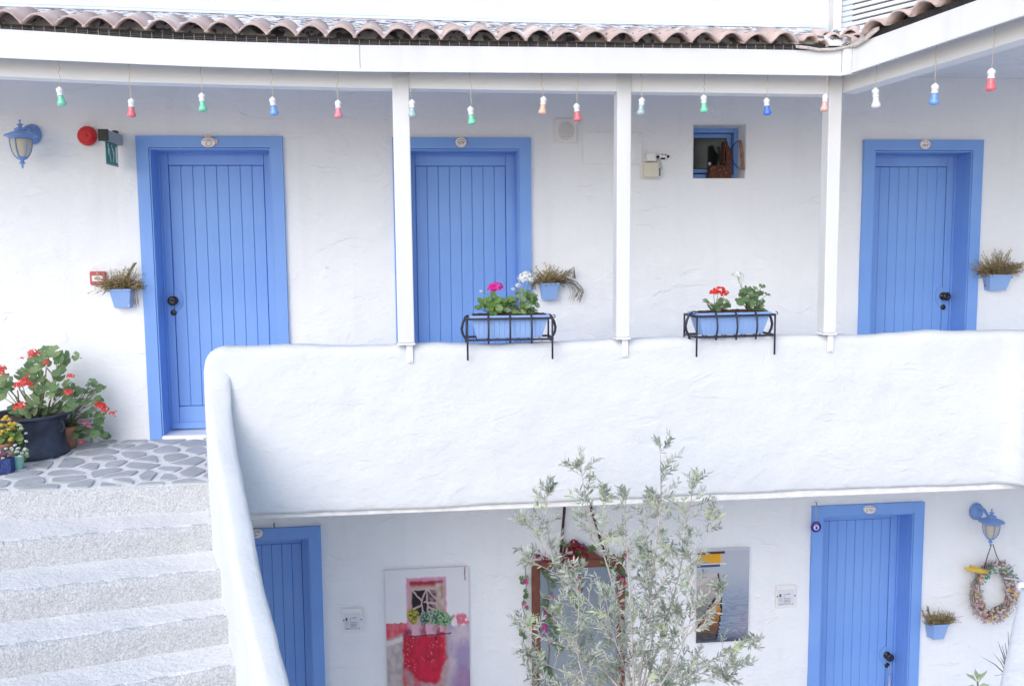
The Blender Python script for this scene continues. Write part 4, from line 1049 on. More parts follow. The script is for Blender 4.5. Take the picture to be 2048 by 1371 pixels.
GLB = [geranium_leaf(MGREEN3, 5), geranium_leaf(MGREEN2, 6), geranium_leaf(MGREEN3, 7)]
def flower_mesh(m, seed, n=46, flat_=.75):
    r_ = random.Random(seed); b = MB()
    for i in range(n):
        u = r_.uniform(-.45, 1); a = r_.uniform(0, 2*math.pi); s_ = math.sqrt(1-u*u)
        c_ = Vector((s_*math.cos(a), s_*math.sin(a), u*flat_))*r_.uniform(.72, 1.0)
        nrm = c_.normalized(); x_ = nrm.orthogonal().normalized(); y_ = nrm.cross(x_)
        ph = r_.uniform(0, 6)
        for k in range(5):
            t_ = ph+2*math.pi*k/5; d_ = x_*math.cos(t_)+y_*math.sin(t_); e_ = x_*math.cos(t_+1.57)+y_*math.sin(t_+1.57)
            q = .27*r_.uniform(.8, 1.1)
            b.add([c_, c_+d_*q*.6+e_*q*.38+nrm*.05, c_+d_*q+nrm*.03, c_+d_*q*.6-e_*q*.38+nrm*.05], [(0, 1, 2, 3)])
    return b.mesh('flower_head', m)
FM = {k_: [flower_mesh(m_, s_) for s_ in (1, 2)] for k_, m_ in (('red', MRED), ('coral', MCORAL), ('mag', MMAG), ('white', MWHP), ('yellow', MYEL), ('pink', MPINK), ('dark', leafmat('dark_crimson_petal', (.22, .01, .03), (.36, .03, .06), 60, .6, .2)), ('violet', MVIOL), ('pale', leafmat('pale_rose_petal', (.52, .36, .38), (.62, .48, .48), 60, .7, .2)))}
def leafat(parent, p, r_, rnd, meshes=GL, face=.55):
    n = Vector((rnd.uniform(-.5, .5), -face+rnd.uniform(-.35, .3), rnd.uniform(.35, 1.0))).normalized()
    q = n.to_track_quat('Z', 'Y').to_euler(); e_ = Matrix.Rotation(rnd.uniform(0, 6.28), 4, 'Z')
    o = link('leaf', rnd.choice(meshes), parent, p); o.rotation_euler = (q.to_matrix().to_4x4()@e_).to_euler(); o.scale = (r_, r_*rnd.uniform(.8, 1), r_)
    return o
def flowerat(parent, p, r_, kind, rnd):
    o = link('flower_head', rnd.choice(FM[kind]), parent, p, (rnd.uniform(-.1, .5), rnd.uniform(-.3, .3), rnd.uniform(0, 6)), (r_, r_, r_*.9)); return o
def curve_to(b, a, c_, rnd, r0=.003, r1=.002, bow=.03):
    a, c_ = Vector(a), Vector(c_); mdl = (a+c_)/2+Vector((rnd.uniform(-bow, bow), rnd.uniform(-bow, bow), bow*.5))
    b.tube([a, (a+mdl)/2+Vector((0, 0, .004)), mdl, (mdl+c_)/2, c_], [r0, r0, (r0+r1)/2, r1, r1], 5)

# ---- flower racks and boxes on the parapet
def rack(px, py, label, rz, blabel, plants, sxp):
    D_yf = YP-.055
    tc_ = onY(px, py, D_yf); w_ = .515; h_ = .125; dep = .205
    base = Vector((tc_.x, D_yf+dep/2, tc_.z-h_))
    t = thing('flower_rack', label, 'flower rack', base, 'black iron racks on the parapet', R(rz))
    hw = w_/2; hd = dep/2
    for nm, z in (('top_rail', h_), ('bottom_rail', 0)):
        b = MB(); r_ = .0062
        for y_ in (-hd, hd): b.box((-hw, y_-r_/1, z-r_), (hw, y_+r_/1, z+r_))
        for x_ in (-hw, hw): b.box((x_-r_+.0005, -hd+r_, z-r_), (x_+r_-.0005, hd-r_, z+r_))
        b.build(nm, MIRON, t)
    b = MB()
    for k in range(1, 8): x_ = -hw+w_*k/8; b.box((x_-.003, -hd+.006, -.010), (x_+.003, hd-.006, -.0065))
    b.build('floor_bar', MIRON, t)
    bar = MB(); bar.tube([(0, 0, -.022), (0, -.004, 0), (0, -.016, .03), (0, -.020, .06), (0, -.014, .095), (0, -.004, h_), (0, .003, h_+.012), (0, .012, h_+.016)], .0058, 7); bme = bar.mesh('bar', MIRON)
    for x_ in (-hw*.5, 0, hw*.5): link('bar', bme, t, (x_, -hd-.004, 0)); link('bar', bme, t, (x_, hd+.004, 0), (0, 0, math.pi))
    for s_ in (-1, 1): link('side_bar', bme, t, (s_*hw, 0, 0), (0, 0, s_*math.pi/2), (1.6, 1.4, 1))
    leg = MB(); leg.tube([(0, 0, h_), (0, 0, .02), (0, 0, -.12)], .006, 7); lme = leg.mesh('leg', MIRON)
    for s_ in (-1, 1): link('leg', lme, t, (s_*(hw-.004), -hd-.004, 0)); link('leg', MB().tube([(0, 0, h_), (0, 0, -.022)], .006, 6).mesh('leg', MIRON), t, (s_*(hw-.004), hd+.004, 0))
    sc_ = MB(); sc_.tube([(0, 0, 0), (.006, 0, .010), (.0, 0, .020), (-.008, 0, .018)], .003, 5); sm_ = sc_.mesh('scroll', MIRON)
    for s_ in (-1, 1): link('scroll', sm_, t, (s_*(hw+.008), -hd, h_), (0, 0, 0 if s_ > 0 else math.pi))
    # box
    t2 = thing('flower_box', blabel, 'planter', base+Vector((0, 0, .006)), 'ribbed blue flower boxes in the racks', R(rz))
    bw, bd, bh = hw*.90, hd*.84, h_+.012
    b = MB(); V = []
    prof = [(0, .84, .70), (bh-.022, .985, .97), (bh-.022, 1.03, 1.05), (bh, 1.04, 1.07), (bh, .96, .93), (bh-.02, .94, .90)]
    for z, fx, fy in prof: V += [(-bw*fx, -bd*fy, z), (bw*fx, -bd*fy, z), (bw*fx, bd*fy, z), (-bw*fx, bd*fy, z)]
    b.add(V, [(s_*4+k, s_*4+(k+1) % 4, (s_+1)*4+(k+1) % 4, (s_+1)*4+k) for s_ in range(5) for k in range(4)]+[(3, 2, 1, 0)])
    o = recalc(b.build('box', MPOT, t2)); bv = o.modifiers.new('b', 'BEVEL'); bv.width = .003; bv.segments = 2
    rib = MB(); rib.add([(-.003, 0, 0), (.003, 0, 0), (.003, -bd*.27, bh-.024), (-.003, -bd*.27, bh-.024), (-.003, .004, 0), (.003, .004, 0)], [(0, 1, 2, 3)]); 
    rme = MB().tube([(0, 0, .008), (0, -bd*.265, bh-.024)], .0026, 4).mesh('rib', MPOT)
    for k in range(13): x_ = -.86+1.72*k/12; link('rib', rme, t2, (x_*bw*.93, -bd*.70-.0015, 0))
    b = MB(); b.grid(lambda u, v: Vector(((-1+2*u)*bw*.95, (-1+2*v)*bd*.92, bh+.002+.008*n3(u*14, v*8, px*.1)+.010*math.sin(u*3.14)*math.sin(v*3.14))), 40, 12); b.build('soil', MSOIL, t2)
    inv = Matrix.Rotation(-R(rz), 4, 'Z')
    def loc(qx, qy, dy): return inv@(onY(qx, qy, base.y+dy)-(base+Vector((0, 0, .006))))
    r_ = random.Random(int(px)); stm = MB()
    for (leaves, rad, fl, mesh_) in plants:
        root = None
        for (lx, ly) in leaves:
            p_ = loc(lx+r_.uniform(-2, 2), ly+r_.uniform(-2, 2), r_.uniform(-.07, .05))
            if root is None: root = Vector((p_.x, 0, bh-.01))
            leafat(t2, p_, rad*r_.uniform(.75, 1.2), r_, mesh_)
            curve_to(stm, root+Vector((r_.uniform(-.02, .02), r_.uniform(-.02, .02), 0)), p_, r_, .002, .0015, .008)
        for (fx, fy, fr_, fk) in fl:
            p_ = loc(fx, fy, -.02); flowerat(t2, p_, fr_*1.4, fk, r_); curve_to(stm, root, p_, r_, .0022, .0016, .006)
    stm.build('stem', MSTEM, t2)
    return t
def blob(cx, cy, rx, ry, n, seed):
    r_ = random.Random(seed); out = [(cx, cy+ry*.3)]
    while len(out) < n:
        x_, y_ = r_.uniform(-1, 1), r_.uniform(-1, 1)
        if x_*x_+y_*y_ < 1: out.append((cx+x_*rx, cy+y_*ry))
    return out
rack(1021, 637, 'black iron flower rack in front of the second upper door', -2, 'blue flower box with magenta and white geraniums',
     [(blob(986, 610, 32, 19, 46, 1), .022, [(991, 574, .034, 'mag'), (983, 578, .022, 'mag')], GLB), (blob(1047, 606, 28, 25, 50, 2)+[(1066, 590), (1062, 602), (1016, 622), (1030, 625), (1005, 626)], .021, [(1050, 554, .034, 'white'), (1058, 559, .022, 'white'), (1036, 570, .013, 'white'), (1026, 578, .010, 'white'), (962, 582, .008, 'white')], GLB)], 0)
rack(1470, 631, 'black iron flower rack between the middle and right posts', 4, 'blue flower box with red and white geraniums',
     [(blob(1433, 612, 26, 13, 24, 3)+[(1410, 600), (1452, 603)], .020, [(1438, 582, .031, 'red'), (1427, 585, .020, 'red'), (1450, 587, .021, 'red')], GL), (blob(1503, 598, 26, 21, 26, 4)+[(1510, 575), (1524, 572), (1535, 588), (1480, 602), (1494, 578), (1530, 618), (1516, 618), (1486, 585)], .026, [(1475, 551, .030, 'white'), (1481, 562, .012, 'white')], GL)], 0)

# ---- big pot of geraniums on the landing
base = onZ(76, 912, 0)+Vector((0, .232, 0)); base.y = min(base.y, -.31); base.z = zl(base.y-.1)
t = thing('potted_geranium', 'big blue black cooking pot of coral geraniums on the slate landing', 'potted plant', base)
b = MB(); Rr = .265
b.lathe([(.001, 0), (.235, 0), (.245, .012), (.240, .035), (.222, .07), (.218, .12), (.222, .19), (.232, .245), (.240, .262), (.262, .268), (.268, .276), (.262, .284), (.235, .284), (.228, .27), (.222, .21)], 40)
b.build('pot', MPOTBLK, t)
b = MB(); b.lathe([(.001, .252), (.225, .245)], 30, cap=False); b.build('soil', MSOIL, t)
b = MB(); b.tube([(.225, -.10, .255), (.255, -.105, .235), (.262, -.105, .20), (.24, -.10, .17), (.222, -.09, .165)], .007, 8); b.build('handle', MPOTBLK, t)
rnd = random.Random(33); stm = MB()
def gp(qx, qy, dy): return onY(qx, qy, min(base.y+dy, -.045))-base
LV = [(88,701),(98,707),(108,703),(80,712),(65,722),(78,728),(92,726),(58,731),(73,738),(128,708),(140,704),(152,712),(118,718),(112,730),(124,728),(134,722),(104,722),(114,745),(120,752),(126,742),
      (48,744),(40,752),(58,750),(30,755),(75,748),(84,756),(66,762),(92,752),(8,755),(16,762),(4,775),(14,780),(22,772),(0,790),(2,765),(-6,780),
      (70,775),(84,780),(96,770),(108,772),(120,768),(134,766),(140,774),(130,784),(114,784),(100,790),(88,795),(76,792),(66,800),(58,812),(70,818),(84,808),(96,806),(108,800),(120,800),(132,796),(142,792),(124,812),(110,816),(90,822),(64,826),(146,806),(136,816),(78,800),(100,776),(90,766),(60,805),(56,792),(28,818),(36,824),(48,820),(104,812),(118,790)]
for (lx, ly) in LV:
    p_ = gp(lx, ly, rnd.uniform(-.16, .12))
    if rnd.random() < .18: continue
    leafat(t, p_, .041*rnd.uniform(.7, 1.15), rnd, GL, .8)
    if rnd.random() < .5: curve_to(stm, (p_.x*.4+.02, rnd.uniform(-.05, .05), .25), p_, rnd, .0035, .002, .03)
for a_, c_ in (((108, 800), (108, 745)), ((108, 760), (93, 735)), ((50, 820), (15, 775)), ((52, 800), (38, 776)), ((36, 808), (35, 780)), ((108, 745), (140, 712)), ((60, 800), (44, 780))):
    p_, q_ = gp(*a_, -.05), gp(*c_, -.05); curve_to(stm, p_, q_, rnd, .006, .004, .01)
stm.build('stem', MSTEM, t)
for fx, fy, fr_ in ((66, 705, .034), (62, 712, .02), (93, 725, .024), (141, 752, .028), (137, 784, .032), (47, 764, .042), (58, 768, .032), (36, 770, .03), (40, 812, .044), (2, 738, .038), (0, 745, .03), (76, 706, .015), (44, 716, .012), (162, 716, .008), (56, 748, .014)):
    flowerat(t, gp(fx, fy, -.19), fr_, 'coral', rnd)
# trailing geranium right of it
base2 = onZ(172, 886, 0); base2.y = min(base2.y, -.16); base2.z = zl(base2.y)
t = thing('potted_geranium', 'trailing red geranium in a terracotta pot behind the big blue black pot', 'potted plant', base2)
b = MB(); b.lathe([(.001, 0), (.055, 0), (.075, .12), (.082, .125), (.084, .15), (.075, .15), (.07, .13), (.001, .13)], 24); b.build('pot', MTERRA, t)
def gp2(qx, qy, dy): return onY(qx, qy, min(base2.y+dy, -.04))-base2
LV = [(185,764),(192,770),(200,774),(207,776),(196,780),(178,768),(160,784),(168,782),(176,780),(152,788),(155,778),(182,786),(196,796),(202,800),(190,804),(176,802),(160,802),(170,806),(181,822),(176,828),(188,818),(196,830),(204,838),(208,828),(198,842),(168,832),(192,850),(200,856),(206,868),(212,872),(190,868),(182,862),(174,858),(162,862),(156,868),(166,872),(152,862),(176,870),(186,876),(160,856),(198,862),(150,872)]
stm = MB()
for (lx, ly) in LV:
    p_ = gp2(lx, ly, rnd.uniform(-.12, .06)); leafat(t, p_, .032*rnd.uniform(.7, 1.15), rnd)
    curve_to(stm, (rnd.uniform(-.04, .04), rnd.uniform(-.03, .02), .15), p_, rnd, .0028, .0018, .03)
stm.build('stem', MSTEM, t)
for fx, fy, fr_, k_ in ((203, 811, .034, 'red'), (210, 818, .03, 'red'), (197, 808, .026, 'red'), (224, 826, .022, 'coral'), (232, 822, .009, 'coral'), (230, 832, .008, 'coral'), (170, 846, .022, 'pink'), (178, 852, .016, 'pink'), (160, 838, .014, 'violet'), (168, 815, .012, 'violet'), (158, 824, .011, 'violet'), (180, 842, .012, 'violet'), (163, 884, .02, 'coral')):
    flowerat(t, gp2(fx, fy, -.1), fr_, k_, rnd)
# small pots at the left edge
def small_pot(px, py, kind, label, cat, potm, prof, heads, leaves, lm_=GLB, box=None, name='potted_flower'):
    bs = onZ(px, py, 0); bs.z = zl(bs.y); t = thing(name, label, cat, bs)
    b = MB()
    if box: 
        w_, d_, h_ = box
        for (x0_, x1_, y0_, y1_) in ((-w_, w_, -d_, -d_+.008), (-w_, w_, d_-.008, d_), (-w_, -w_+.008, -d_+.0085, d_-.0085), (w_-.008, w_, -d_+.0085, d_-.0085)): b.cbox((x0_, y0_, .009), (x1_, y1_, h_), .002)
        b.cbox((-w_+.001, -d_+.001, 0), (w_-.001, d_-.001, .008), .002)
        for k in range(int(w_*2/.016)):
            b.box((-w_+.006+k*.016, -d_-.003, .006), (-w_+.014+k*.016, -d_-.0005, h_-.012))
        b.cbox((-w_-.005, -d_-.006, h_+.0005), (w_+.005, d_+.005, h_+.010), .002)
    else: b.lathe(prof, 26)
    b.build('box' if box else 'pot', potm, t)
    r_ = random.Random(int(px*7+py)); stm = MB(); zt = (box[2] if box else max(z for _, z in prof))-.01
    P = lambda qx, qy, dy: onY(qx, qy, bs.y+dy)-bs
    for (lx, ly, lr) in leaves:
        p_ = P(lx, ly, r_.uniform(-.04, .04)); leafat(t, p_, lr, r_, lm_); curve_to(stm, (p_.x*.3, 0, zt), p_, r_, .002, .0012, .006)
    for (fx, fy, fr_, k_) in heads:
        p_ = P(fx, fy, r_.uniform(-.07, -.02)); flowerat(t, p_, fr_, k_, r_); curve_to(stm, (p_.x*.3, 0, zt), p_, r_, .0018, .0012, .006)
    if stm.v: stm.build('stem', MSTEM, t)
    return t
rr = random.Random(50)
small_pot(0, 940, 0, 'yellow flowers in a terracotta pot at the left edge of the landing', 'potted plant', MTERRA, [(.001, 0), (.06, 0), (.078, .12), (.09, .125), (.092, .15), (.08, .15), (.07, .13), (.001, .13)],
          [(x_, y_, .014+rr.random()*.006, 'yellow') for x_, y_ in ((12,833),(18,838),(8,838),(20,846),(27,848),(24,855),(18,858),(30,846),(6,862),(14,864),(0,868),(22,878),(2,850),(10,850))]+[(38, 850, .016, 'white'), (42, 856, .012, 'white'), (52, 866, .010, 'white')],
          [(rr.uniform(-8, 46), rr.uniform(848, 884), rr.uniform(.014, .024)) for _ in range(46)])
small_pot(38, 946, 0, 'mint green pot of white daisies on the landing edge', 'potted plant', MMINT, [(.001, 0), (.026, 0), (.036, .085), (.040, .087), (.041, .097), (.036, .097), (.03, .08), (.001, .08)],
          [(x_, y_, .010+rr.random()*.005, 'white') for x_, y_ in ((28,908),(34,903),(24,900),(44,905),(50,898),(36,896),(40,912),(20,906),(30,890),(52,882),(54,906))],
          [(rr.uniform(20, 56), rr.uniform(895, 920), rr.uniform(.008, .014)) for _ in range(36)])
small_pot(2, 950, 0, 'navy woven basket of violet flowers, lower left on the landing', 'basket', MNAVY, None,
          [(rr.uniform(-8, 24), rr.uniform(895, 916), .012, rr.choice(['violet', 'violet', 'white', 'red'])) for _ in range(16)],
          [(rr.uniform(-10, 24), rr.uniform(898, 922), rr.uniform(.010, .016)) for _ in range(26)], GL, (.085, .06, .085), 'flower_basket')
small_pot(56, 925, 0, 'small black box of violet flowers beside the big pot', 'potted plant', MBLACK, None,
          [(rr.uniform(52, 70), rr.uniform(886, 900), .010, rr.choice(['violet', 'pink', 'violet'])) for _ in range(9)]+[(68, 905, .010, 'white')],
          [(rr.uniform(48, 70), rr.uniform(890, 905), rr.uniform(.008, .013)) for _ in range(16)], GL, (.042, .04, .055))

# ---- prints on the lower wall
MART = attrmat('printed_board', .4)
def art_panel(name, label, cat, tl, tr_, bl_, hh, fn, nu, nv, th=.012):
    a, b_, c_ = onY(*tl, -.03), onY(*tr_, -.03), onY(*bl_, -.03)
    w_ = b_.x-a.x; h_ = hh or (a.z-c_.z); ang = 0
    t = thing(name, label, cat, (a.x+w_/2, -.03, a.z-h_))
    b = MB(); b.box((-w_/2, .0, 0), (w_/2, th, h_)); b.build('board', MPLAST, t)
    b = MB(); b.grid(lambda u, v: Vector(((u-.5)*w_, -.0012, h_*(1-v))), nu, nv)
    me = b.mesh('print', MART); at_ = me.color_attributes.new('print', 'FLOAT_COLOR', 'POINT')
    i = 0; data = []
    for j in range(nv+1):
        for k in range(nu+1): data += list(fn(k/nu, j/nv))[:3]+[1]
    at_.data.foreach_set('color', data)
    link('print', me, t); return t
def mixc(a, b_, t): t = max(0, min(1, t)); return tuple(a[i]*(1-t)+b_[i]*t for i in range(3))
def sst(a, b_, x_): t = max(0, min(1, (x_-a)/(b_-a))); return t*t*(3-2*t)
def art1(u, v):
    v *= 1.45; u += .010*n3(u*24, v*24, 11); v += .008*n3(u*24, v*24, 17)
    n_ = n3(u*6, v*6, 1); n2_ = n3(u*20, v*20, 5); n5 = n3(u*55, v*55, 8)
    box = lambda x0, x1, y0, y1, e=.012: sst(x0-e, x0+e, u)*(1-sst(x1-e, x1+e, u))*sst(y0-e, y0+e, v)*(1-sst(y1-e, y1+e, v))
    c_ = mixc((.74, .74, .79), (.68, .69, .75), .4+.5*n_)
    low = mixc((.52, .44, .45), (.36, .32, .33), .5+n2_+.5*n_)                      # bare plaster
    low = mixc(low, mixc((.34, .27, .44), (.55, .47, .55), .5+1.1*n_+.4*n2_), sst(.66, .80, u))
    low = mixc(low, mixc((.60, .07, .12), (.62, .20, .22), .4+n2_), (1-sst(.26, .30, u))*(1-sst(.58-.25*u, .62-.25*u, v)))
    band = abs(v-(.63-.16*u-.25*u*u)); low = mixc(low, (.66, .60, .62), (1-sst(.012, .028, band))*(1-sst(.20, .26, u)))
    low = mixc(low, (.50, .13, .15), sst(.1, .3, n_)*sst(.86, .95, v)*(1-sst(.2, .3, u)))
    red = sst(.18, .22, u+.03*n_)*(1-sst(.69, .76, u+.10*abs(v-.68)-.06*n_))*sst(.50, .56, v)*(1-.75*sst(.98, 1.08, v+.2*n_+.5*abs(u-.38)))
    low = mixc(low, mixc((.58, .02, .06), (.40, .015, .04), .4+.8*n2_+.6*n_), red)
    low = mixc(low, (.62, .34, .32), .5*sst(.30, .5, n5)*sst(.0, .3, n_+.2))
    low = mixc(low, (.22, .07, .26), .6*sst(.80, .95, v)*sst(.70, .9, u))
    line_ = .455+.006*n2_ if u < .3 else (.50 if u > .78 else .44)
    c_ = mixc(c_, low, sst(line_-.006, line_+.006, v))
    rp = box(.79, 1.0, .40+.3*(u-.9)**2, .50, .02); c_ = mixc(c_, mixc((.62, .16, .24), (.74, .66, .70), sst(-.12, .1, n2_)), rp)
    c_ = mixc(c_, mixc((.66, .22, .36), (.58, .34, .46), .5+n_+.5*n2_), box(.25, .73, .075, .50))
    c_ = mixc(c_, mixc((.32, .03, .05), (.50, .34, .30), sst(.125, .165, v)), box(.29, .69, .105, .48))
    c_ = mixc(c_, mixc((.56, .42, .44), (.34, .26, .18), .5+n2_+.8*(v-.3)), box(.60, .71, .13, .47, .02))
    c_ = mixc(c_, (.012, .010, .014), box(.315, .52, .175, .40)); c_ = mixc(c_, mixc((.28, .18, .20), (.05, .03, .04), .5+2*n2_), box(.50, .60, .175, .40))
    for (xa_, ya_, xb2, yb2) in ((.31, .175, .43, .27), (.43, .27, .49, .175), (.49, .175, .505, .38), (.43, .27, .44, .36), (.50, .175, .60, .26), (.46, .285, .60, .30), (.33, .34, .43, .31), (.505, .33, .60, .36), (.44, .36, .50, .40), (.31, .175, .60, .175)):
        dx, dy = xb2-xa_, yb2-ya_; tt = max(0, min(1, ((u-xa_)*dx+(v-ya_)*dy)/(dx*dx+dy*dy))); dd = math.hypot(u-xa_-dx*tt, v-ya_-dy*tt)
        c_ = mixc(c_, (.55, .40, .40), .9*(1-sst(.004, .012, dd)))
    for cx in (.385, .56, .68):
        ww = .080 if cx < .65 else .038; y1_ = .578 if cx < .65 else .55
        m_ = box(cx-ww*(1.1-1.2*(v-.47)), cx+ww*(1.1-1.2*(v-.47)), .475, y1_, .006); c_ = mixc(c_, mixc((.62, .36, .46), (.30, .07, .12), sst(-.02, .085, (u-cx)+.05*n2_)), m_)
    for (cx, cy, rx, ry, ca, cb) in ((.33, .405, .075, .075, (.42, .38, .06), (.06, .07, .02)), (.47, .43, .07, .06, (.22, .30, .26), (.02, .04, .03)), (.62, .42, .12, .07, (.26, .42, .28), (.03, .08, .05)), (.70, .45, .10, .055, (.28, .46, .26), (.04, .12, .06))):
        m_ = 1-sst(.65, 1.15, ((u-cx)/rx)**2+((v-cy)/ry)**2+.9*n2_+.7*n5); c_ = mixc(c_, mixc(ca, cb, .5+2.6*n5+.8*n2_), m_)
    c_ = mixc(c_, (.07, .02, .04), (1-sst(.003, .009, abs(v-.582+.02*u)))*box(.28, .78, .5, .7)*.9)
    c_ = mixc(c_, (.05, .01, .02), 1-sst(.010, .020, math.hypot(u-.59, v-.605))); c_ = mixc(c_, mixc((.30, .05, .12), (.12, .02, .05), .5+2*n5), box(.21, .29, .51, .60, .025)*sst(-.2, .2, n2_+.1))
    c_ = mixc(c_, (.26, .12, .10), (1-sst(.004, .012, abs(u-.955+.5*(v-.05)**2)))*(1-sst(.10, .12, v)))
    return c_
art_panel('wall_picture', 'tall print of a pink window with potted plants over a red wall', 'picture', (769.5, 1140), (937, 1132.5), (769, 1371), 1.3, art1, 150, 300)
def art2(u, v):
    n_ = n3(u*7, v*7, 3); rip = math.sin(v*120+9*n3(u*5, v*12, 2)+2.5*u)*.6+1.1*n3(u*5, v*70, 9); k_ = sst(.22, .9, v)
    water = mixc((.44, .47, .55), (.25, .31, .42), sst(.1, .7, v)); water = mixc(water, (.40, .33, .40), .55*sst(.55, 1, u)*sst(.5, .8, v))
    c_ = mixc(water, (.03, .05, .12), sst(.1, .9, rip*.5+.5+.3*n3(u*20, v*60, 4))*(.02+.5*k_)*(1-.35*u)); c_ = mixc(c_, (.015, .02, .05), sst(.86, 1.03, v)*.8)
    edge = .42+.09*math.sin((v-.25)*2.6)-.10*max(0, v-.62)*3+.02*rip*sst(.3, .5, v)
    if .26 < v < .98:
        if u < edge:
            c_ = mixc((.42, .38, .37), (.05, .05, .06), sst(.30, .92, v)+.12*rip*k_)
            inner = .38-1.25*max(0, v-.52)+.02*rip
            if v > .52 and u > inner and v < .90: c_ = mixc((.45, .20, .05), (.14, .07, .04), sst(.60, .88, v)+.15*rip)
            if v > .52 and abs(u-inner) < .025: c_ = (.02, .015, .02)
            if abs(u-edge) < .028: c_ = (.015, .012, .02)
        if u < .40 and v < .40-.30*u and v < .385: c_ = (.50, .46, .48)
    if v < .16 and v > .045:
        if u < .5: c_ = mixc((.70, .36, .02), (.55, .30, .05), abs(v-.11)*9)
        if .44 < u < .52: c_ = mixc((.62, .42, .18), water, sst(.44, .52, u))
    if .028 < v < .055 and u < .53: c_ = (.10, .035, .025)
    if .155 < v < .172 and u < .56: c_ = (.66, .66, .72)
    if .135+.03 < v < .190 and u < .44: c_ = (.05, .07, .20)
    if v < .03: c_ = mixc((.50, .53, .62), c_, .2)
    return c_
art_panel('wall_picture', 'print of boats reflected on rippled water, behind the shrub', 'picture', (1394, 1098), (1499, 1094.5), (1394, 1285), None, art2, 110, 190)
# ---- evacuation notices
def notice(l, r_, tp, bt, label):
    a, c_ = onY(l, tp, -.02), onY(r_, bt, -.02); w_ = (c_.x-a.x)/2; h_ = a.z-c_.z
    t = thing('notice_plate', label, 'notice', ((a.x+c_.x)/2, -.02, c_.z), 'white plastic evacuation notices')
    b = MB(); b.cbox((-w_, 0, 0), (w_, .010, h_), .002); b.build('plate', MPLAST, t)
    b = MB(); b.cbox((-w_*.86, -.0016, h_*.12), (w_*.80, -.0004, h_*.82), .0004); b.build('paper', mat('notice_paper', (.70, .71, .78), .5, (.68, .69, .76), 9), t)
    b = MB(); y_ = (-.0026, -.0018); bx = lambda x0_, x1_, z0_, z1_: b.box((x0_*w_, y_[0], z0_*h_), (x1_*w_, y_[1], z1_*h_))
    bx(-.70, -.50, .50, .62)
    for z_ in (.40, .45, .34, .28): bx(-.76, -.36, z_, z_+.008)
    for z_ in (.60, .42, .34, .26, .20): bx(-.22, .40, z_, z_+.010)
    bx(-.22, -.20, .20, .60); bx(.38, .40, .20, .44); bx(.1, .38, .60, .625); bx(-.76, -.3, .17, .185); bx(-.76, .76, .13, .14); bx(.60, .74, .15, .165)
    for z_ in (.39, .31, .29): bx(-.12, .25, z_, z_+.006)
    b.build('print', MINK, t)
    b = MB()
    for x_ in (-.88, .88): b.lathe([(.001, 0), (.006, 0), (.005, .003), (.001, .003)], 10, XAX((x_*w_, 0, h_*.52)))
    b.build('screw', MINK, t)
notice(684.5, 725.5, 1217, 1262, 'white notice plate left of the pink window print')
notice(1553, 1591.5, 1170.5, 1213, 'white notice plate between the boat print and lower door')

# ---- mirror with flower garland
a, c_ = onY(1063, 1122, -.05), onY(1250, 1122, -.05); w_ = c_.x-a.x
t = thing('mirror', 'hanging wooden framed mirror draped with flower garlands behind the shrub', 'mirror', ((a.x+c_.x)/2, -.05, a.z-1.25))
hw, H_ = w_/2, 1.25
b = MB(); b.cbox((-hw, -.02, 0), (-hw+.062, .02, H_), .006); b.cbox((hw-.062, -.02, 0), (hw, .02, H_), .006)
b.cbox((-hw+.0625, -.02, H_-.062), (hw-.0625, .02, H_), .006); b.cbox((-hw+.0625, -.02, 0), (hw-.0625, .02, .07), .006)
b.prism([(-hw*.5, H_+.001), (hw*.5, H_+.001), (hw*.28, H_+.07), (0, H_+.13), (-hw*.28, H_+.07)], .025, Matrix.Translation((0, -.012, 0)))
b.build('frame', MWOODF, t)
b = MB(); b.box((-hw+.06, -.004, .06), (hw-.06, .008, H_-.06)); b.build('glass', mat('mirror_glass', (.42, .47, .52), .22, (.36, .42, .48), 2, spec=.7, metal=.75), t)
b = MB()
p = onY(1121, 1110, -.05)-Vector(t.location); q = onY(1129, 1012, -.05)-Vector(t.location); b.tube([p, (p+q)/2, q], .011, 7)
p = onY(1212, 1115, -.05)-Vector(t.location); q = onY(1180, 1008, -.05)-Vector(t.location); b.tube([p, (p+q)/2, q], .010, 7); b.build('strap', MSTRAP, t)
rnd = random.Random(77)
def gar(px, py, dy=-.05): return onY(px, py, -.05+dy)-Vector(t.location)
for (px, py, r_, k_) in ((1138, 1100, .045, 'dark'), (1148, 1086, .04, 'dark'), (1128, 1112, .04, 'dark'), (1158, 1098, .04, 'dark'), (1146, 1112, .038, 'dark'), (1118, 1116, .03, 'dark'), (1168, 1112, .035, 'dark'), (1165, 1090, .022, 'violet'), (1074, 1112, .032, 'dark'), (1090, 1118, .03, 'dark'),
      (1052, 1160, .020, 'mag'), (1053, 1166, .018, 'pink'), (1048, 1208, .018, 'pink'), (1053, 1212, .014, 'mag'), (1055, 1243, .018, 'mag'), (1053, 1238, .012, 'pink'),
      (1150, 1148, .022, 'mag'), (1154, 1154, .024, 'pink'), (1158, 1158, .018, 'mag'), (1105, 1196, .022, 'mag'), (1092, 1230, .022, 'mag'), (1090, 1254, .025, 'mag'), (1092, 1216, .018, 'pink'), (1096, 1262, .022, 'violet'), (1086, 1270, .02, 'violet'),
      (1258, 1104, .024, 'mag'), (1252, 1112, .02, 'pink'), (1244, 1158, .02, 'pink'), (1250, 1166, .02, 'red'), (1238, 1150, .02, 'violet'), (1098, 1158, .012, 'violet'), (1110, 1240, .020, 'pink'), (1100, 1282, .022, 'mag'), (1160, 1176, .018, 'mag'), (1148, 1136, .02, 'mag'), (1226, 1112, .022, 'dark'), (1210, 1108, .024, 'dark'), (1240, 1180, .02, 'dark'), (1246, 1200, .018, 'pink')):
    flowerat(t, gar(px, py), r_, k_, rnd)
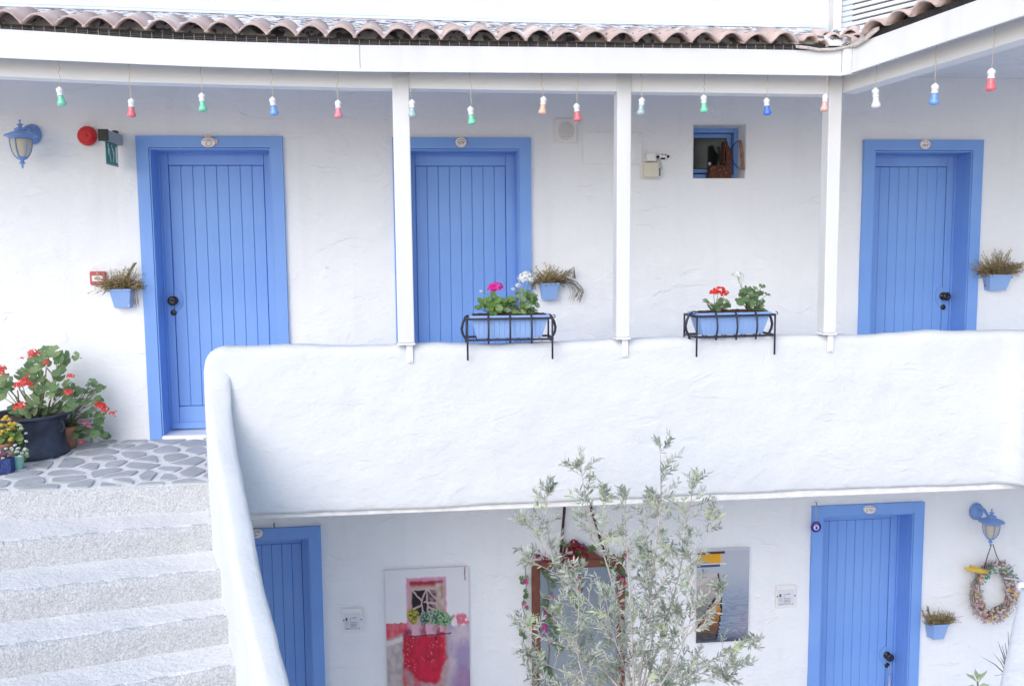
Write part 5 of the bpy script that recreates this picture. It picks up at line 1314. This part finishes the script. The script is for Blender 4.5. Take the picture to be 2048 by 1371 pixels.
for (x0_, y0_, x1_, y1_, n_) in ((1150, 1080, 1160, 1180, 16), (1050, 1150, 1048, 1275, 16), (1085, 1140, 1112, 1170, 10), (1090, 1200, 1118, 1300, 34), (1080, 1310, 1112, 1371, 26), (1120, 1085, 1175, 1118, 16), (1140, 1180, 1165, 1250, 10), (1200, 1120, 1240, 1150, 12), (1170, 1090, 1260, 1110, 10), (1245, 1120, 1255, 1200, 12), (1145, 1130, 1160, 1185, 8)):
    for k in range(n_):
        f_ = rnd.random(); leafat(t, gar(x0_+(x1_-x0_)*f_+rnd.uniform(-7, 7), y0_+(y1_-y0_)*f_+rnd.uniform(-4, 4), -.03), rnd.uniform(.014, .022), rnd)
b = MB()
for pl_ in (((1050, 1130), (1053, 1170), (1045, 1210), (1052, 1245), (1046, 1285)), ((1150, 1090), (1148, 1130), (1158, 1165), (1152, 1185)), ((1092, 1130), (1100, 1190), (1090, 1240), (1100, 1300), (1092, 1371))):
    b.tube([gar(*q_, -.02) for q_ in pl_], .003, 5)
b.build('garland_wire', MSTEM, t)
b = MB()
for (px, py, r_) in ((1125, 1140, .04), (1110, 1160, .03), (1140, 1150, .035)): b.lathe([(.001, 0), (r_, 0), (r_*.9, .004), (.001, .006)], 12, XAX(gar(px, py, .03)))
b.build('ribbon', mat('pale_turquoise_cloth', (.45, .62, .62), .6, (.5, .68, .66), 20), t)

# ---- evil eye charm
p = onY(1632, 1053, -.075); t = thing('evil_eye_charm', 'round cobalt evil eye charm hanging on the lower right door frame', 'charm', p)
b = MB(); b.lathe([(.001, 0), (.038, 0), (.042, .004), (.040, .010), (.026, .012), (.001, .012)], 28, XAX((0, .006, 0))); b.build('disc', MEYE, t)
b = MB(); b.lathe([(.001, 0), (.023, 0), (.021, .0025), (.001, .003)], 20, XAX((0, -.0062, -.003)));
for x_ in (-.012, 0, .012): b.lathe([(.001, 0), (.0035, 0), (.001, .002)], 6, XAX((x_, -.006, .028)))
b.build('white_ring', MCERAM, t)
b = MB(); b.lathe([(.001, 0), (.010, 0), (.001, .002)], 14, XAX((0, -.0095, -.004))); b.tube([(-.012, -.0095, .006), (-.004, -.0095, .012), (.01, -.0095, .01)], .0016, 4); b.tube([(-.013, -.0095, -.016), (0, -.0095, -.019), (.012, -.0095, -.012)], .0016, 4); b.build('pupil', MEYE, t)
z_ = .040; lk_ = MB().tube([(.0065*math.cos(a), 0, .010*math.sin(a)) for a in [2*math.pi*k/12 for k in range(13)]], .0016, 5, False).mesh('chain_link', MSILVER)
for k in range(8): link('chain_link', lk_, t, (0, 0, z_+.008+k*.0155), (0, 0, R(90)*(k % 2)+.3))
b = MB(); b.tube([(0, .0, z_+.13), (0, .0, z_+.15), (.004, .03, z_+.15)], .003, 6); b.build('nail', MIRON, t)
# ---- keys hanging in the lock of the lower door
d4 = DOORS[3]; kx = d4[1]-.082-.016-.062
p = Vector((kx+.006, .185-.01, FL+.975-.088)); t = thing('keys', 'bunch of keys with a silver tassel hanging from the lower right door lock', 'keys', p)
b = MB(); b.tube([(0, 0, 0), (0, -.03, 0)], .004, 6); b.tube([(.011*math.cos(a), -.034, .011*math.sin(a)) for a in [2*math.pi*k/16 for k in range(17)]], .0028, 5); b.build('key', MSILVER, t)
b = MB(); b.tube([(.014*math.cos(a), -.036, -.022+.016*math.sin(a)) for a in [2*math.pi*k/18 for k in range(19)]], .0018, 5); b.tube([(0, -.037, -.036), (.001, -.037, -.07)], .002, 5); b.build('ring', MSILVER, t)
b = MB(); b.lathe([(.001, -.065), (.008, -.068), (.007, -.078), (.011, -.085), (.014, -.105), (.012, -.13), (.015, -.15), (.013, -.165), (.001, -.17)], 10, Matrix.Translation((0, -.037, 0)))
b.build('tassel', mat('silver_blue_tassel', (.45, .50, .72), .6, (.25, .3, .55), 120, .6, 200), t)

# ---- wreath of shells, coral and dried flowers
ctr = onY(1984, 1180, -.045); t = thing('wreath', 'wreath of shells and dried flowers with a yellow driftwood fish', 'wreath', ctr)
rnd = random.Random(12); Rw, Rh = .150, .195
tw_ = MB()
for k in range(26):
    ph = rnd.uniform(0, 6.28); r0 = rnd.uniform(-.025, .03); pts = []
    for i in range(22):
        a = ph+i/21*rnd.uniform(2.2, 2.3)*1.4; q = 1+.14*math.sin(3*a+k)
        pts.append(Vector(((Rw+r0+.012*math.sin(5*a+k))*math.cos(a), -.01+.022*math.sin(4*a+2*k), (Rh+r0+.012*math.cos(6*a+k))*math.sin(a))))
    tw_.tube(pts, rnd.uniform(.0025, .005), 5)
tw_.build('twig_ring', MTWIG, t)
WMS = [MSHELL, MSHELL, mat('rose_bits', (.50, .22, .26), .7, (.58, .34, .36), 40), MTURQ, mat('mauve_bits', (.42, .28, .34), .7, (.55, .42, .46), 40), mat('olive_bits', (.20, .24, .12), .8, (.32, .36, .20), 40), MSHELL, mat('sand_bits', (.50, .38, .28), .8, (.6, .48, .38), 40)]
shell_me = []
for i, m_ in enumerate(WMS):
    b = MB(); b.lathe([(.001, .5), (.22, .42), (.38, .2), (.45, -.05), (.36, -.32), (.15, -.46), (.001, -.5)], 8)
    b.v = [(x_*(1+.25*math.sin(5*z_+i)), y_*.7, z_+.12*math.sin(9*x_)) for x_, y_, z_ in b.v]; shell_me.append(b.mesh('shell', m_))
for k in range(260):
    a = 2*math.pi*k/260+rnd.uniform(-.05, .05); q = max(-.042, min(.045, rnd.gauss(0, .028)))
    top_ = math.sin(a) > .55
    j = rnd.randrange(len(WMS))
    if top_ and rnd.random() < .4: j = 3
    elif j == 3 and rnd.random() < .7: j = 0
    s_ = rnd.uniform(.011, .028)
    link('shell', shell_me[j], t, ((Rw+q)*math.cos(a), -.03-rnd.random()*.03+abs(q)*.5, (Rh+q)*math.sin(a)), (rnd.uniform(0, 6), rnd.uniform(0, 6), rnd.uniform(0, 6)), (s_, s_, s_*rnd.uniform(1, 2.1)))
for k in range(46):
    a = rnd.uniform(0, 6.28); q = rnd.uniform(-.05, .05)
    flowerat(t, Vector(((Rw+q)*math.cos(a), -.05, (Rh+q)*math.sin(a))), rnd.uniform(.012, .020), rnd.choice(['violet', 'white', 'pale', 'pale', 'pale', 'yellow']), rnd)
sp_ = MB()
for k in range(300):        # ragged sprigs round the rim
    a = rnd.uniform(0, 6.28); r0 = rnd.uniform(.03, .06); p_ = Vector(((Rw+r0)*math.cos(a), -.03, (Rh+r0)*math.sin(a))); d_ = Vector((math.cos(a+rnd.uniform(-.9, .9)), rnd.uniform(-.5, .1), math.sin(a+rnd.uniform(-.9, .9))))*rnd.uniform(.012, .03)
    sp_.tube([p_, p_+d_*.5+Vector((.002, 0, 0)), p_+d_], [.0022, .0022, .001], 3, False)
o = sp_.build('sprigs', mat('dry_sprigs', (.34, .27, .24), .85, (.42, .24, .26), 25), t); o['kind'] = 'stuff'
b = MB(); P = lambda px, py: onY(px, py, -.11)-ctr
pts = [P(1929, 1135), P(1937, 1137), P(1950, 1139), P(1962, 1141), P(1976, 1144)]
b.tube(pts, [.008, .017, .021, .022, .012], 8); b.tube([P(1940, 1131), P(1960, 1135)], .009, 6); b.build('driftwood_fish', MYELW, t)
b = MB(); b.tube([P(1968, 1135), P(1976, 1108), P(1983, 1088), P(1986, 1088), P(1993, 1110), P(2001, 1126)], .0035, 5); b.build('hanger', MSTRAP, t)
b = MB(); tuft(b, P(2006, 1226)+Vector((0, .06, .03)), 14, .012, .07, 2.5, rnd, .002, -.6); b.build('tail_sprig', MDRY2, t)

# ---- pipe stub above the lower left door
p = onY(549, 1046, -.1); t = thing('pipe_stub', 'short white pipe stub above the lower left door', 'pipe', p)
b = MB(); b.tube([(0, 0, .10), (0, 0, 0), (0, 0, -.012)], .0085, 10); b.build('pipe', MPLAST, t)
b = MB(); b.tube([(.004, -.006, .008), (-.004, -.01, 0), (-.001, -.009, -.03)], .0035, 6); b.build('nozzle', MBLACK, t)

# ---- shrub with silver leaves in the courtyard
DT = 4.95
def tp(px, py, dd=0.0):
    d_ = ray(px, py); return EYE+d_*((DT+dd)/d_.dot(fw))
rootp = tp(1262, 1640); rootp.z = FL
t = thing('silver_shrub', 'tall airy shrub with silver green narrow leaves in the courtyard', 'shrub', rootp)
rnd = random.Random(101)
STEMS = [([(1240, 1400), (1180, 1350), (1150, 1300), (1120, 1230)], .007, -.1), ([(1280, 1400), (1330, 1350), (1350, 1290), (1352, 1230)], .007, -.1), ([(1260, 1400), (1250, 1330), (1225, 1270), (1212, 1200)], .007, -.2), ([(1300, 1420), (1360, 1380), (1420, 1330), (1470, 1340)], .007, -.1), ([(1230, 1400), (1150, 1385), (1100, 1372), (1070, 1350)], .007, -.1), ([(1262, 1371), (1245, 1260), (1222, 1150), (1190, 1060), (1170, 990), (1164, 950), (1162, 940)], .012, .10), ([(1278, 1371), (1292, 1250), (1308, 1130), (1322, 1010), (1322, 940), (1320, 900)], .013, -.05),
 ([(1290, 1371), (1330, 1250), (1362, 1140), (1372, 1050), (1384, 990), (1386, 975)], .011, .15), ([(1240, 1371), (1185, 1280), (1135, 1190), (1100, 1100), (1092, 1020), (1094, 990)], .010, .05),
 ([(1268, 1371), (1262, 1240), (1256, 1120), (1250, 1050), (1252, 1000)], .010, -.15), ([(1235, 1371), (1190, 1320), (1130, 1290), (1080, 1275), (1055, 1258)], .008, -.1),
 ([(1295, 1371), (1340, 1310), (1400, 1240), (1440, 1190)], .008, -.12), ([(1300, 1400), (1390, 1345), (1450, 1300), (1505, 1290)], .008, -.1), ([(1200, 1400), (1140, 1350), (1090, 1325), (1060, 1320)], .007, .0),
 ([(1250, 1300), (1180, 1200), (1120, 1150), (1060, 1120)], .007, .0), ([(1300, 1200), (1350, 1130), (1400, 1090), (1430, 1040)], .006, -.1), ([(1285, 1371), (1310, 1260), (1300, 1170), (1280, 1110)], .008, .12),
 ([(1320, 1371), (1380, 1340), (1420, 1350), (1450, 1365)], .007, .1), ([(1170, 1371), (1150, 1290), (1160, 1220), (1150, 1150)], .008, -.18), ([(1320, 1371), (1370, 1290), (1390, 1190), (1375, 1120)], .008, -.2),
 ([(1300, 1140), (1290, 1060), (1296, 1010)], .005, .15), ([(1210, 1110), (1214, 1050), (1205, 1000)], .005, -.1), ([(1095, 1110), (1070, 1060), (1052, 1048)], .005, 0)]
st = MB(); twigs = []
for pl_, r0, dd in STEMS:
    P_ = [tp(x_, y_, dd+.10*n3(x_*.02, y_*.02, i)) for i, (x_, y_) in enumerate(pl_)]
    for _ in range(2):
        q = [P_[0]]
        for a_, b_ in zip(P_, P_[1:]): q += [a_*.75+b_*.25, a_*.25+b_*.75]
        q.append(P_[-1]); P_ = q
    if pl_[0][1] >= 1371: P_ = [rootp+Vector((rnd.uniform(-.05, .05), rnd.uniform(-.05, .05), 0)), (rootp+P_[0])/2+Vector((0, 0, .1))]+P_
    n = len(P_); st.tube([p_-rootp for p_ in P_], [r0*(1-.82*i/(n-1))*.62 for i in range(n)], 7)
    tot = sum((b_-a_).length for a_, b_ in zip(P_, P_[1:]))
    for i in range(2 if pl_[0][1] >= 1371 else 1, n-1):
        seg = P_[i+1]-P_[i]; f_ = i/n
        for _ in range(max(1, int(seg.length/.0205*rnd.uniform(.8, 1.2)))):
            s_ = P_[i]+seg*rnd.random(); side = Vector((rnd.uniform(-1.3, 1.3), rnd.uniform(-.9, .9), rnd.uniform(-.1, .8)))
            d_ = (seg.normalized()*.55+side).normalized(); twigs.append((s_, d_, rnd.uniform(.07, .20)*(1.15-.5*f_)))
    for _ in range(4): twigs.append((P_[-1], (Vector((rnd.uniform(-.5, .5), rnd.uniform(-.4, .4), 1))).normalized(), rnd.uniform(.04, .09)))
tm = MB(); lv1, lv2, lv3 = MB(), MB(), MB()
def lanceo(b, p_, d_, L__, w_, rnd):
    d_ = d_.normalized(); s_ = d_.cross(Vector((rnd.uniform(-1, 1), rnd.uniform(-1, 1), rnd.uniform(-1, 1)))).normalized(); n_ = d_.cross(s_)
    c1 = p_+d_*L__*.35+n_*L__*.05; c2 = p_+d_*L__*.7+n_*L__*.03; e_ = p_+d_*L__-n_*L__*.06
    b.add([p_, c1+s_*w_, c1-s_*w_, c2+s_*w_*.8, c2-s_*w_*.8, e_], [(0, 1, 2), (1, 3, 4, 2), (3, 5, 4)])
for (p_, d_, L__) in twigs:
    if rnd.random() < .15: continue
    k_ = 6; q = p_.copy(); v = d_.copy(); pts = [q.copy()]
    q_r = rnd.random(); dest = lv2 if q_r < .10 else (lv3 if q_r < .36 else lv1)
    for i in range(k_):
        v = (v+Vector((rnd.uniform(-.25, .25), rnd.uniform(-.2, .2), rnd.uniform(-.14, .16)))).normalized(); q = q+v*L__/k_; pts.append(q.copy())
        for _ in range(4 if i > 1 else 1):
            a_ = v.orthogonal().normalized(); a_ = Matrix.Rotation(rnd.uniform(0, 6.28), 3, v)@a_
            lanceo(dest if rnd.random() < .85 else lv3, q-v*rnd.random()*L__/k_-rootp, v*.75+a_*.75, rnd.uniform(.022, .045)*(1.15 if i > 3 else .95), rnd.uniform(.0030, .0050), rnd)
    tm.tube([p__-rootp for p__ in pts], [.0022, .002, .0018, .0016, .0014, .0012, .001], 3, False)
st.build('stem', MBARK, t)
o = tm.build('twigs', MBARK, t); o['kind'] = 'stuff'
o = lv1.build('foliage', MSILV, t); o['kind'] = 'stuff'
o = lv2.build('young_foliage', MSILV2, t); o['kind'] = 'stuff'
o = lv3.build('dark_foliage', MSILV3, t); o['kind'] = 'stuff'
print('shrub twigs', len(twigs), len(lv1.f))

# ---- right edge: near white wall end with a rail, a spiky plant and a sprig
def np_(px, py, D_): d_ = ray(px, py); return EYE+d_*(D_/d_.dot(fw))
A_ = np_(2050, 1195, 3.6); B__ = np_(2010, 1371, 3.3)
t = thing('garden_wall', 'sunlit white plastered wall end at the lower right edge', 'wall', (B__.x, B__.y, FL))
o0 = Vector((B__.x, B__.y, FL))
def gw(u, v):
    z_ = A_.z+.02-v*(A_.z-FL)*1.0; f_ = (A_.z-z_)/(A_.z-B__.z); x_ = A_.x+(B__.x-A_.x)*min(f_, 3)+.012*n3(z_*6, u*3, 2)+.01*n3(z_*17, 3, 2); y_ = A_.y+(B__.y-A_.y)*min(f_, 3)
    a = math.pi*(u*1.0); px_ = -.07*math.sin(a)+.07; 
    return Vector((x_+px_+ (0 if u < 1 else 0), y_+.09-.18*u+0, z_))-o0
b = MB(); nn = 70
V = []
for j in range(nn+1):
    z_ = A_.z+.01-(A_.z-FL)*j/nn; f_ = (A_.z-z_)/(A_.z-B__.z); f_ = min(f_, 4)
    cx, cy = A_.x+(B__.x-A_.x)*f_+.010*n3(z_*6, 0, 2)+.006*n3(z_*19, 0, 4), A_.y+(B__.y-A_.y)*f_
    for k in range(13):
        a = math.pi/2+math.pi*k/12; V.append(Vector((cx+.09+.09*math.cos(a), cy+.09*math.sin(a), z_))-o0)
    V.append(Vector((cx+2.0, cy-.09, z_))-o0); V.append(Vector((cx+2.0, cy+.09, z_))-o0)
K = 15
b.add(V, [(j*K+k, j*K+(k+1) % K, (j+1)*K+(k+1) % K, (j+1)*K+k) for j in range(nn) for k in range(K)]+[tuple(range(K))], True)
recalc(b.build('wall_end', MW2, t))
p = np_(2046, 1174, 3.7); t = thing('handrail', 'white handrail with a round ball end at the right edge', 'handrail', p)
b = MB(); b.lathe([(.001, .023)]+[(.023*math.sin(R(a)), .023*math.cos(R(a))) for a in range(15, 180, 15)]+[(.001, -.023)], 20); b.build('ball_end', MPAINT, t)
b = MB(); b.tube([(.018, 0, 0), (.8, .1, .05)], .016, 14); b.build('rail', MPAINT, t)
b = MB(); b.tube([(.03, 0, 0), (.0, .02, .022), (-.045, .05, .022)], .004, 6); b.build('bracket', MGREY, t)
p = np_(2014, 1352, 4.4)
base = Vector((p.x+.06, p.y, p.z-.35)); t = thing('spiky_plant', 'spiky grass like plant behind the white wall end at lower right', 'plant', (base.x, base.y, FL+.55))
rnd = random.Random(8); bb = Vector((base.x, base.y, FL+.55)); fan = np_(2016, 1352, 4.4)
for (qx, qy) in ((1960, 1310), (1986, 1304), (1996, 1282), (2004, 1290), (2010, 1284), (2016, 1262), (2030, 1282), (1990, 1350), (2024, 1300), (2034, 1250), (2016, 1300), (2000, 1312)):
    e_ = np_(qx, qy, 4.4+rnd.uniform(-.05, .05)); m_ = (fan+e_)/2+Vector((.004, 0, .008)); b = MB()
    s_ = Vector((0, .6, .8)).cross((e_-fan).normalized()).normalized()*.0035
    V = []
    for q_, ww in ((fan-Vector((0, 0, .12)), 1), (fan, 1.1), (m_, .9), (e_, .08)): V += [q_-s_*ww-bb, q_+s_*ww-bb+Vector((0, .002, 0)), q_+Vector((0, -.002, 0))-bb]
    b.add(V, [(i*3+j, i*3+(j+1) % 3, i*3+3+(j+1) % 3, i*3+3+j) for i in range(3) for j in range(3)]); b.build('blade', mat('dusty_blade', (.17, .17, .15), .7, (.24, .24, .20), 20) if 'dusty_blade' not in bpy.data.materials else bpy.data.materials['dusty_blade'], t)
b = MB(); b.tube([Vector((0, 0, 0)), (fan-bb)*.5, fan-bb-Vector((0, 0, .1))], [.03, .025, .012], 8); b.build('stem', MBARK, t)
b = MB(); b.lathe([(.001, -.55), (.10, -.55), (.14, -.05), (.15, 0), (.13, 0), (.12, -.03), (.001, -.03)], 20); b.build('pot', MTERRA, t)
p = np_(1957, 1382, 4.0); t = thing('pale_sprig', 'pale green leafy sprig rising at the bottom right of the picture', 'plant', (p.x, p.y, FL))
b0 = Vector((p.x, p.y, FL)); b = MB(); b.tube([(0, 0, 0), (p-b0)*.6, p-b0, np_(1955, 1362, 4.0)-b0], [.008, .006, .004, .003], 6); b.build('stem', MSTEM, t)
for (ax, ay, ex, ey) in ((1955, 1364, 1932, 1345), (1955, 1366, 1975, 1338), (1955, 1362, 1950, 1336), (1956, 1372, 1980, 1368), (1955, 1374, 1930, 1372), (1955, 1360, 1960, 1345)):
    a_, e_ = np_(ax, ay, 4.0)-b0, np_(ex, ey, 3.97)-b0; b = MB(); d_ = e_-a_; s_ = d_.cross(Vector((.2, 1, .2))).normalized()*.008; m_ = a_+d_*.5+Vector((0, 0, .006))
    b.add([a_, m_+s_, m_-s_, a_+d_*.8+s_*.6, a_+d_*.8-s_*.6, e_, m_+Vector((0, .003, -.003))], [(0, 1, 6), (0, 6, 2), (1, 3, 4, 2, 6), (3, 5, 4)]); b.build('leaf', MSILV2, t)
